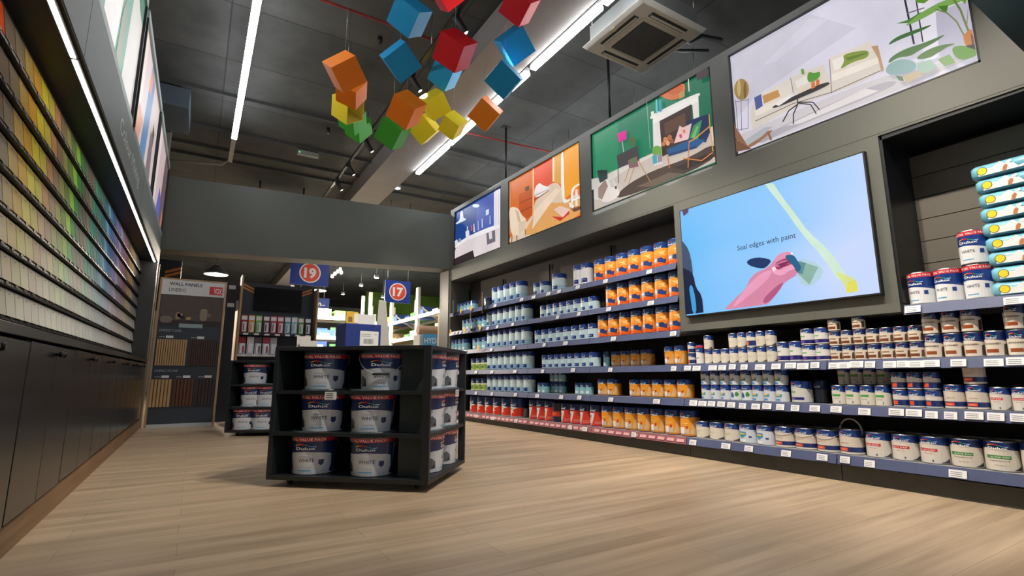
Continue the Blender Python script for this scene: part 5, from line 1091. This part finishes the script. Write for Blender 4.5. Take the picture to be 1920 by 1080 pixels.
# track, its visible spot heads and the added out-of-frame ones
TZ = 4.62; TX = 2.07
tr = thing('track_light_rail', 'long black lighting track slanting under the ceiling among the cubes', 'track')
m = MB(); m.box(TX-.02, TX+.02, -1.2, 11.3, TZ, TZ+.035, BLACKM); m.build('rail', tr)
m = MB()
for y in (-.6, 2.5, 5.2, 7.9, 10.6): m.tube([(TX, y, TZ+.035), (TX, y, CEIL)], .004, STEEL, 6)
m.build('suspension_wire', tr)
LENS = mat((255, 244, 225), emit=2.5, name='spot_lens')
heads = [(640, 343), (655, 312), (694, 268), (786, 152), (868, 40), 3.0, 2.3, 1.7, 1.3, .95, 3.5]  # bare Y values are unseen heads added to light shelves, island and floor
for i, hd in enumerate(heads):
    y = hd if isinstance(hd, float) else on(hd[0], hd[1], 2, TZ-.06).y
    t = thing('track_spotlight', 'black cylinder spotlight on the track, %s from the far end' % nth(i), 'spotlight', (TX, y, TZ), 0, 'spotlights on the ceiling track')
    tgt = Vector((1.2 if i % 2 else 3.0, y-1.2, 0)); dr = (tgt-Vector((TX, y, TZ))).normalized()
    dr = Vector((.45, -.25, -.86)).normalized() if i < 5 else Vector(((.62, .3, -.86), (-.30, .66, -.9), (.52, .05, -.86), (-.24, .62, -.9), (.50, -.02, -.86), (.22, -.35, -.9))[i-5]).normalized()
    M = Matrix.Translation((0, 0, -.06)) @ dr.to_track_quat('-Z', 'Y').to_matrix().to_4x4()
    m = MB(); m.box(-.018, .018, -.05, .05, -.03, 0, BLACKM); m.tube([(0, 0, -.03), (0, 0, -.07)], .01, BLACKM); m.build('bracket', t)
    m = MB(); m.lathe([(.036, .03), (.038, .025), (.038, -.19), (.034, -.20), (.030, -.185)], BLACKM, 20, M); m.build('barrel', t)
    m = MB(); m.lathe([(.029, -.186), (.029, -.189)], LENS, 16, M); m.build('lens', t)
    ld = bpy.data.lights.new('spot_lamp', 'SPOT'); ld.energy = SPOT_W; ld.spot_size = 1.1; ld.spot_blend = .8; ld.shadow_soft_size = .04; ld.color = (1, .9, .76)
    lo = bpy.data.objects.new('spot_lamp', ld); COL.objects.link(lo); lo.parent = t; lo.matrix_local = M @ Matrix.Translation((0, 0, -.2)); lo.location = (M @ Vector((0, 0, -.2)))

# hanging cubes
import json
CUBES = json.loads('''{"o1": [[1.065, 5.076, 3.927], [[0.7602, 0.6179, -0.2007], [-0.2739, 0.585, 0.7634], [0.5891, -0.5254, 0.614]], 0.28], "o2": [[1.394, 6.176, 4.371], [[0.5237, 0.2369, -0.8183], [0.1892, 0.9042, 0.3829], [0.8306, -0.3553, 0.4287]], 0.28], "y3": [[1.383, 6.279, 4.189], [[-0.5883, 0.7904, 0.1706], [0.5489, 0.2353, 0.8021], [0.5939, 0.5655, -0.5723]], 0.28], "g4": [[1.617, 7.021, 4.434], [[-0.7259, 0.6091, 0.3195], [0.4067, 0.0055, 0.9135], [0.5546, 0.7931, -0.2518]], 0.28], "g4b": [[1.743, 7.17, 4.409], [[-0.6993, 0.6411, 0.3162], [0.4226, 0.0139, 0.9062], [0.5766, 0.7673, -0.2806]], 0.28], "b5": [[1.497, 4.353, 4.269], [[-0.736, 0.6713, -0.0874], [0.2966, 0.4358, 0.8498], [0.6086, 0.5995, -0.5199]], 0.269], "b6": [[1.537, 4.701, 4.0], [[0.621, 0.7817, 0.0577], [-0.5177, 0.3537, 0.779], [0.5885, -0.5137, 0.6243]], 0.28], "r7": [[1.933, 4.226, 3.983], [[-0.7059, 0.7068, 0.0451], [0.3967, 0.3419, 0.8519], [0.5867, 0.6193, -0.5218]], 0.28], "r9": [[2.472, 3.871, 4.463], [[-0.7322, 0.681, 0.009], [0.2998, 0.3104, 0.9021], [0.6116, 0.6632, -0.4315]], 0.26], "b10": [[2.597, 4.171, 4.245], [[0.6217, 0.7716, 0.1348], [-0.5446, 0.3021, 0.7824], [0.563, -0.5599, 0.608]], 0.28], "b11": [[2.585, 4.364, 3.95], [[-0.3193, 0.5438, 0.7761], [0.7729, 0.6233, -0.1187], [-0.5483, 0.562, -0.6193]], 0.28], "b12": [[2.424, 5.59, 4.632], [[-0.7292, 0.6838, -0.0269], [0.328, 0.3837, 0.8633], [0.6006, 0.6207, -0.504]], 0.28], "o13": [[1.774, 5.15, 3.735], [[-0.7423, 0.6685, -0.0452], [0.3185, 0.4115, 0.8539], [0.5895, 0.6195, -0.5184]], 0.28], "y14": [[2.444, 5.959, 4.39], [[0.7339, 0.6772, -0.0519], [-0.368, 0.4607, 0.8077], [0.5709, -0.5737, 0.5873]], 0.28], "y15": [[2.337, 6.034, 4.045], [[-0.4212, 0.543, 0.7264], [0.7806, 0.6249, -0.0146], [-0.4619, 0.5609, -0.6871]], 0.28], "y16": [[2.57, 5.641, 3.981], [[-0.7252, 0.6885, 0.0099], [0.3158, 0.3197, 0.8933], [0.6119, 0.6509, -0.4493]], 0.235], "g17": [[1.84, 5.833, 3.766], [[-0.7497, 0.6406, -0.1661], [0.3336, 0.5826, 0.7411], [0.5716, 0.5001, -0.6505]], 0.28], "o18": [[2.737, 5.065, 3.923], [[-0.2878, 0.5298, 0.7978], [0.7855, 0.6071, -0.1198], [-0.5479, 0.5922, -0.5909]], 0.28], "r8": [[1.53, 3.509, 3.996], [[0.621, 0.7817, 0.0577], [-0.5177, 0.3537, 0.779], [0.5885, -0.5137, 0.6243]], 0.26]}''')
CC = dict(o=((244, 128, 22), 'orange'), y=((244, 222, 40), 'yellow'), g=((62, 160, 46), 'green'), b=((28, 150, 206), 'blue'), r=((206, 24, 34), 'red'))
CL = dict(o1='upper of the two on the left of the cluster', o2='under the upper left one', y3='open-faced, at the lower left of the cluster', g4='behind the open yellow one', g4b='lowest on the left side', b5='large, at the top of the cluster', b6='left of the track, in the middle', r7='large, in the centre in front of the track',
          r8='small, at the very top', r9='at the top right beside the beam', b10='right-hand, upper one against the beam', b11='right-hand, lower one beside the tube light', b12='tucked under the central red cube', o13='in the middle of the cluster', y14='between the orange middle cube and the beam', y15='lowest of the three yellow right ones', y16='rightmost of the yellow ones', g17='below the middle orange cube', o18='alone at the right end of the cluster')
def cube_material(c):
    m = mat(c, .55, vary=.02, name='cube_laminate', spec=.3); return m
for k, (ctr, rows_, s) in CUBES.items():
    f = dict(o2=.92, g4b=1.05, b11=.93, y14=.95).get(k, 1); ctr = [v*f+(0, 0, CAM_H*(1-f))[i] for i, v in enumerate(ctr)]; s = s*f
    c, nmx = CC[k[0]]; M = Matrix(rows_).to_4x4(); a = s/2
    t = thing('hanging_cube', '%s cube hanging from the ceiling, %s' % (nmx, CL[k]), 'hanging cube', ctr, 0, 'coloured cubes hung under the ceiling')
    cm = cube_material(c); m = MB(); th = .006
    vs = [M @ Vector((x*a, y*a, z*a)) for z in (-1, 1) for y in (-1, 1) for x in (-1, 1)]
    F = [(0, 2, 3, 1), (4, 5, 7, 6), (0, 1, 5, 4), (2, 6, 7, 3), (0, 4, 6, 2), (1, 3, 7, 5)]
    if k == 'y3':
        # open box: leave out the face turned most to the right of the picture
        best = max(range(6), key=lambda f: (sum((vs[i] for i in F[f]), Vector())/4).dot(Vector((.55, -.75, -.1))))
        n = (sum((vs[i] for i in F[best]), Vector())/4).normalized(); F2 = [f for j, f in enumerate(F) if j != best]
        m.add(vs, F2, cm); inn = [v*.96+n*(.0 if v.dot(n) < 0 else a*.04) for v in vs]; m.add(inn, F2, mat((240, 226, 120), .5, name='cube_inside'))
        rim = F[best]; b0 = 0
        for i in range(4): m.f.append([rim[i], rim[(i+1) % 4], 8+rim[(i+1) % 4], 8+rim[i]]); m.mi.append(0); m.sm.append(False)
        m.fix = False
    else: m.add(vs, F, cm)
    m.build('shell', t, bevel=.002)
    top = max(vs, key=lambda v: v.z); hz = CEIL
    if 2.69 < ctr[0]+top.x < 3.33: hz = 4.75
    m = MB(); m.tube([top-Vector((0, 0, .003)), Vector((top.x, top.y, hz-ctr[2]))], .0018, STEEL, 5); m.build('hanging_wire', t)

# ================================================================= THE STORE BEYOND THE BULKHEAD
RK = mat((222, 220, 208), .45, name='cream_rack_metal')
def rack_unit(x, y, rz, n, label, colors, H=3.5):
    t = thing('warehouse_rack', label, 'rack', (x, y, 0), rz, 'cream storage racks beyond the opening')
    Wd, Dp = 2.4, .9
    for sx in (0, Wd):
        for sy in (0, Dp): MB().box(sx-.05, sx+.05, sy-.04, sy+.04, 0, H, RK).build('upright', t)
        m = MB(); k = 0; z = .2
        while z < H-.6:
            a, b = ((0, Dp), (Dp, 0))[k % 2]; m.tube([(sx, a, z), (sx, b, z+.55)], .018, RK, 6); z += .55; k += 1
        m.build('brace', t)
    for i in range(n):
        z = .15+i*(H-.4)/n
        m = MB(); m.box(0, Wd, -.02, .03, z-.1, z, RK); m.box(0, Wd, Dp-.03, Dp+.02, z-.1, z, RK); m.box(0, Wd, 0, Dp, z, z+.015, mat((176, 170, 160), .6, name='rack_deck')); m.build('beam', t)
    return t
def carton(x, y, z, sx, sy, sz, c, label, rz=0, grp='stock on the cream racks'):
    m = MB(); m.box(0, sx, 0, sy, 0, sz, mat(c, .6, vary=.12, scale=6, name='stock_carton'))
    if sz > .15: m.box(sx*.2, sx*.7, -.003, 0, sz*.3, sz*.6, mat((220, 214, 200), .6, name='carton_print'))
    tag(m.build('stock_box', None, (x, y, z), rz), label, 'box', grp)
RKP = [(6.6, 12.4), (6.6, 14.9), (6.6, 17.4), (3.6, 23.5), (6.6, 20.0), (2.3, 16.5)]
rn = ['nearest cream steel storage rack beyond the opening', 'second cream steel storage rack beyond the opening', 'third cream steel storage rack beyond the opening', 'far cream rack facing the opening in the middle', 'fourth cream steel storage rack beyond the opening', 'cream rack facing the opening behind the navy tower']
rcol = [((196, 160, 110), 'brown'), ((60, 90, 150), 'blue'), ((230, 226, 216), 'white'), ((90, 150, 80), 'green'), ((210, 170, 60), 'yellow'), ((150, 110, 80), 'tan')]
for i, (x, y) in enumerate(RKP):
    rz = PI/2 if i not in (3, 5) else 0
    rack_unit(x, y, rz, 5, rn[i], None)
    R_ = Matrix.Translation((x, y, 0)) @ Matrix.Rotation(rz, 4, 'Z')
    for L_ in range(1, 5):
        z = .15+L_*.6+.017; u = .12
        for j in range(3):
            c, cn = random.choice(rcol); sx = random.uniform(.4, .62); hgt = random.uniform(.2, .42)
            p = R_ @ Vector((u, .15, z))
            carton(p.x, p.y, p.z, sx, .5, hgt, c, '%s carton, %s along level %s of the %s' % (cn, nth(j), ['one', 'two', 'three', 'four', 'five'][L_], ['nearest rack', 'second rack', 'third rack', 'far middle rack', 'fourth rack', 'rack behind the tower'][i]), rz); u += sx+.12
# blue aisle signs
def aisle_sign(px0, py0, px1, py1, Y, num, label, extra=None):
    a = on(px0, py1, 1, Y); b = on(px1, py0, 1, Y); t = thing('aisle_sign', label, 'sign', group='blue aisle number signs' if num != '' else None)
    w, h = b.x-a.x, b.z-a.z; cx, cz = (a.x+b.x)/2, (a.z+b.z)/2
    if extra: h = extra; cz = a.z+h/2
    MB().box(cx-w/2, cx+w/2, Y, Y+.03, cz-h/2, cz+h/2, mat((24, 54, 140), .45, name='sign_blue')).build('panel', t)
    m = MB(); M = Matrix.Translation((cx, Y, cz)) @ Matrix.Rotation(PI/2, 4, 'X')
    R = min(w, h)*.40
    m.lathe([(R, .001), (R, .006)], WHITE, 36, M); m.lathe([(R*.88, .0065), (R*.88, .010)], mat((232, 76, 46), .5, name='sign_red'), 36, M)
    vs, fs, wd = text_geo(num, .06); s = R*.95; m.add([Vector((cx+(v[0]-wd/2)*s, Y-.012, cz+(v[1]-.5)*s)) for v in vs], fs, WHITE); m.build('number_disc', t)
    m = MB()
    for sx in (-1, 1): m.tube([(cx+sx*w*.4, Y+.015, cz+h/2), (cx+sx*w*.4, Y+.015, CEIL)], .006, STEEL, 6)
    m.build('hanging_wire', t)
aisle_sign(543, 497, 618, 532, 13, '19', 'blue hanging aisle sign with the number 19 in a red disc', .62)
aisle_sign(721, 529, 770, 566, 11.9, '17', 'blue hanging aisle sign with the number 17 in a red disc')
a = on(583, 578, 1, 20); b = on(618, 560, 1, 20)
m = MB(); m.box(a.x-.6, b.x, 20, 20.03, a.z, b.z, mat((20, 56, 120), .5, name='sign_blue2')); flat_text(m, 'ern...', (a.x+.05, 19.995, (a.z+b.z)/2-.08), (1, 0, 0), (0, 0, 1), .16, WHITE, bold=.02)
for sx in (a.x-.4, b.x-.2): m.tube([(sx, 20.015, b.z), (sx, 20.015, CEIL)], .01, STEEL, 6)
tag(m.build('hanging_sign'), 'dark blue hanging sign with white lettering beyond the navy tower', 'sign')
# HYD sign, brown paper roll and their white stand
Y = 11.2; a = on(793, 647, 1, Y); b = on(822, 627, 1, Y)
t = thing('promo_bin', 'white stand with a light blue HYD sign beyond the island', 'display stand')
MB().box(a.x-.25, b.x+.4, Y, Y+.5, 0, a.z-.002, mat((206, 200, 190), .6, name='bin_white')).build('body', t)
m = MB(); m.box(a.x, b.x+.25, Y, Y+.02, a.z-.02, b.z, mat((80, 160, 206), .5, name='sign_sky')); flat_text(m, 'HYDRO', (a.x+.03, Y-.003, a.z+.045), (1, 0, 0), (0, 0, 1), .13, WHITE, bold=.02, width=.52); m.build('sign', t)
a = on(783, 617, 1, Y+.3); m = MB(); m.lathe([(.11, 0), (.115, .01), (.115, .72), (.11, .73)], mat((176, 140, 106), .6, vary=.06, name='kraft_paper'), 24, Matrix.Translation((a.x, Y+.3, b.z+.11)) @ Matrix.Rotation(PI/2, 4, 'Y')); tag(m.build('paper_roll'), 'brown paper roll lying above the light blue HYD sign', 'roll')
m = MB(); m.box(a.x-.02, a.x+.8, Y+.1, Y+.5, a.z-2.0 if False else .0, b.z-.006, mat((196, 190, 182), .6, name='bin_white2')); bb = m.build('back_box', t)
# timber-edged stand at the right end of the opening
a = on(820, 640, 1, 9.9); b = on(838, 590, 1, 9.9)
m = MB(); m.box(a.x, a.x+.17, 9.66, 9.9, 0, b.z, TRIMW); tag(m.build('timber_post'), 'pale timber end post at the right edge of the opening', 'post')
# bright white shelf column seen between the boards
t = thing('white_shelf_unit', 'white shelf column lit warmly between the sample board and the tower', 'shelf unit', (.22, 14.0, 0))
WS = mat((230, 214, 200), .6, name='warm_white'); MB().box(-.1, 1.4, .4, .45, 0, 2.4, WS).build('back_board', t); MB().box(-.1, -.06, 0, .4, 0, 2.4, mat((60, 50, 60), .5, name='dark_edge')).build('side_panel', t); MB().box(.55, .6, 0, .4, 0, 2.4, WS).build('side_panel', t)
for k in range(6): MB().box(.6, 1.4, 0, .4, .3+k*.34, .33+k*.34, WS).build('shelf', t)
for k in range(6):
    for j in range(3):
        c, cn = random.choice(rcol); m = MB(); m.box(0, .14, 0, .2, 0, random.uniform(.1, .2), mat(c, .6, name='small_box')); tag(m.build('small_box', None, (.85+j*.2, 14.05, .332+k*.34)), 'small %s box, %s along the %s shelf of the white column' % (cn, nth(j), nth(k)), 'box', 'small boxes on the white shelf column')
t = thing('wire_basket', 'dark basket with pale goods on the floor past the sample board', 'basket', (.42, 11.6, 0))
m = MB()
for k in range(8): m.tube([(k*.05, 0, 0), (k*.05, 0, .55)], .006, BLACKM, 5); m.tube([(k*.05, .3, 0), (k*.05, .3, .55)], .006, BLACKM, 5)
for z in (0.01, .18, .36, .55): m.tube([(0, 0, z), (.35, 0, z), (.35, .3, z), (0, .3, z), (0, 0, z)], .008, BLACKM, 5)
m.box(0, .35, 0, .3, .0, .01, BLACKM); m.build('frame', t)
# narrow dark board with small tickets right of sample board
t = thing('swatch_board', 'narrow dark swatch board with pale tickets right of the sample board', 'display board')
a = on(421, 590, 1, 10.6); b = on(446, 533, 1, 10.6)
MB().box(a.x, b.x, 10.6, 10.64, 0, b.z, mat((40, 48, 60), .5, name='swatch_dark')).build('board', t)
m = MB()
for k in range(2): m.box(a.x+.03, b.x-.03, 10.595, 10.6, b.z-.33*k-.1, b.z-.33*k-.03, TAGM); m.box(a.x+.03, b.x-.03, 10.59, 10.6, b.z-.33*k-.31, b.z-.33*k-.11, mat((26, 30, 38), .4, name='swatch_glass'))
m.build('tickets', t)
# header board with stripes above sample board (far)
a = on(300, 540, 1, 11.5); b = on(343, 480, 1, 11.5)
m = MB(); m.box(a.x-.4, b.x, 11.5, 11.55, 2.0, b.z-.1, NV)
for k in range(2): m.add([Vector((a.x+.05, 11.49, b.z-.32-.08*k)), Vector((b.x, 11.49, b.z-.22-.08*k)), Vector((b.x, 11.49, b.z-.27-.08*k)), Vector((a.x+.05, 11.49, b.z-.37-.08*k))], [(0, 1, 2, 3)], OR_)
m.box(a.x-.4, a.x-.3, 11.5, 11.55, 0, 2.0, NV)
tag(m.build('header_board'), 'navy board with orange stripes behind the sample board', 'display board')
# pendant lamps / warm hood behind sample board
def pendant(px, py, Y, label, warm=True, P=60):
    q = on(px, py, 1, Y); t = thing('pendant_lamp', label, 'lamp', q, 0, 'pendant lamps beyond the opening')
    m = MB(); m.lathe([(.03, .22), (.08, .2), (.24, .02), (.25, 0), (.235, 0), (.07, .19)], mat((120, 122, 124), .35, .6, name='lamp_metal'), 24, cap=False); m.build('lamp_shade', t)
    m = MB(); m.lathe([(.03, .1), (.06, .06), (.05, .01), (.01, 0)], mat((255, 246, 224), emit=12, name='lamp_bulb'), 12); m.build('bulb', t)
    m = MB(); m.tube([(0, 0, .22), (0, 0, CEIL-q.z)], .008, BLACKM, 6); m.build('cord', t)
    ld = bpy.data.lights.new('pendant_bulb', 'POINT'); ld.energy = P; ld.shadow_soft_size = .06; ld.color = (1, .86, .7)
    lo = bpy.data.objects.new('pendant_bulb', ld); COL.objects.link(lo); lo.parent = t; lo.location = (0, 0, -.05)
pendant(405, 515, 13, 'wide metal pendant lamp glowing above the sample board', P=160); pendant(596, 545, 16, 'metal pendant lamp glowing right of the 19 sign', P=700)
# bright ceiling spots
SG = mat((240, 248, 255), emit=30, name='downlight_glow')
for i, (px, py, Y, P) in enumerate(((745, 353, 10.6, 250), (706, 521, 15, 900), (677, 536, 18, 900), (643, 552, 22, 1200), (718, 558, 20, 900))):
    q = on(px, py, 1, Y); t = thing('downlight', ['bright round downlight above the bulkhead', 'bright round downlight left of the 17 sign', 'second bright downlight beyond the 17 sign', 'farthest bright downlight down the store', 'small bright downlight under the 17 sign'][i], 'light', q, 0, 'downlights of the store')
    m = MB(); m.lathe([(.06, .10), (.075, .08), (.075, 0), (.068, 0)], FXM, 20); m.build('housing', t); m = MB(); m.lathe([(.064, .004), (.064, -.004)], SG, 16); m.build('lens', t)
    m = MB(); m.tube([(0, 0, .1), (0, 0, CEIL-q.z)], .01, STEEL, 6); m.build('stem', t)
    ld = bpy.data.lights.new('downlight_lamp', 'SPOT'); ld.energy = P; ld.spot_size = 2.6; ld.spot_blend = .6; ld.shadow_soft_size = .07; ld.color = (.95, .98, 1)
    lo = bpy.data.objects.new('downlight_lamp', ld); COL.objects.link(lo); lo.parent = t; lo.location = (0, 0, -.03)
# small warm bulbs row near sign 19
for i, (px, py) in enumerate(((623, 518), (628, 513), (633, 509), (638, 505), (640, 511))):
    q = on(px, py, 1, 14); m = MB(); m.lathe([(.01, -.05), (.04, -.02), (.035, .03), (.01, .05)], mat((255, 236, 200), emit=10, name='warm_bulb'), 10); m.tube([(0, 0, .05), (0, 0, CEIL-q.z)], .004, BLACKM, 5)
    tag(m.build('hanging_bulb', None, q), 'small warm hanging bulb, %s of the cluster right of the 19 sign' % nth(i), 'lamp', 'warm bulbs beside the 19 sign')
# unseen tube lights added past the right-hand fittings to brighten the ceiling
for i in range(6): tube_light((5.3, 5.3, 6.3, 6.3, 5.3, 5.3)[i], (7, 8.6, 7, 8.6, 5.4, 3.8)[i], (8.5, 10.1, 8.5, 10.1, 6.9, 5.3)[i], 4.66, 'unseen tube light added behind the right shelves for the ceiling, %s of six' % nth(i), 'tube lights added behind the right shelves')
# green banner above racks
a = on(745, 585, 1, 24); b = on(812, 515, 1, 24)
m = MB(); m.box(a.x-1, b.x+2, 26, 26.05, 3.0, CEIL, mat((100, 140, 50), .5, vary=.6, scale=1.2, name='leaf_banner')); tag(m.build('banner'), 'green leafy banner high above the far racks', 'banner')
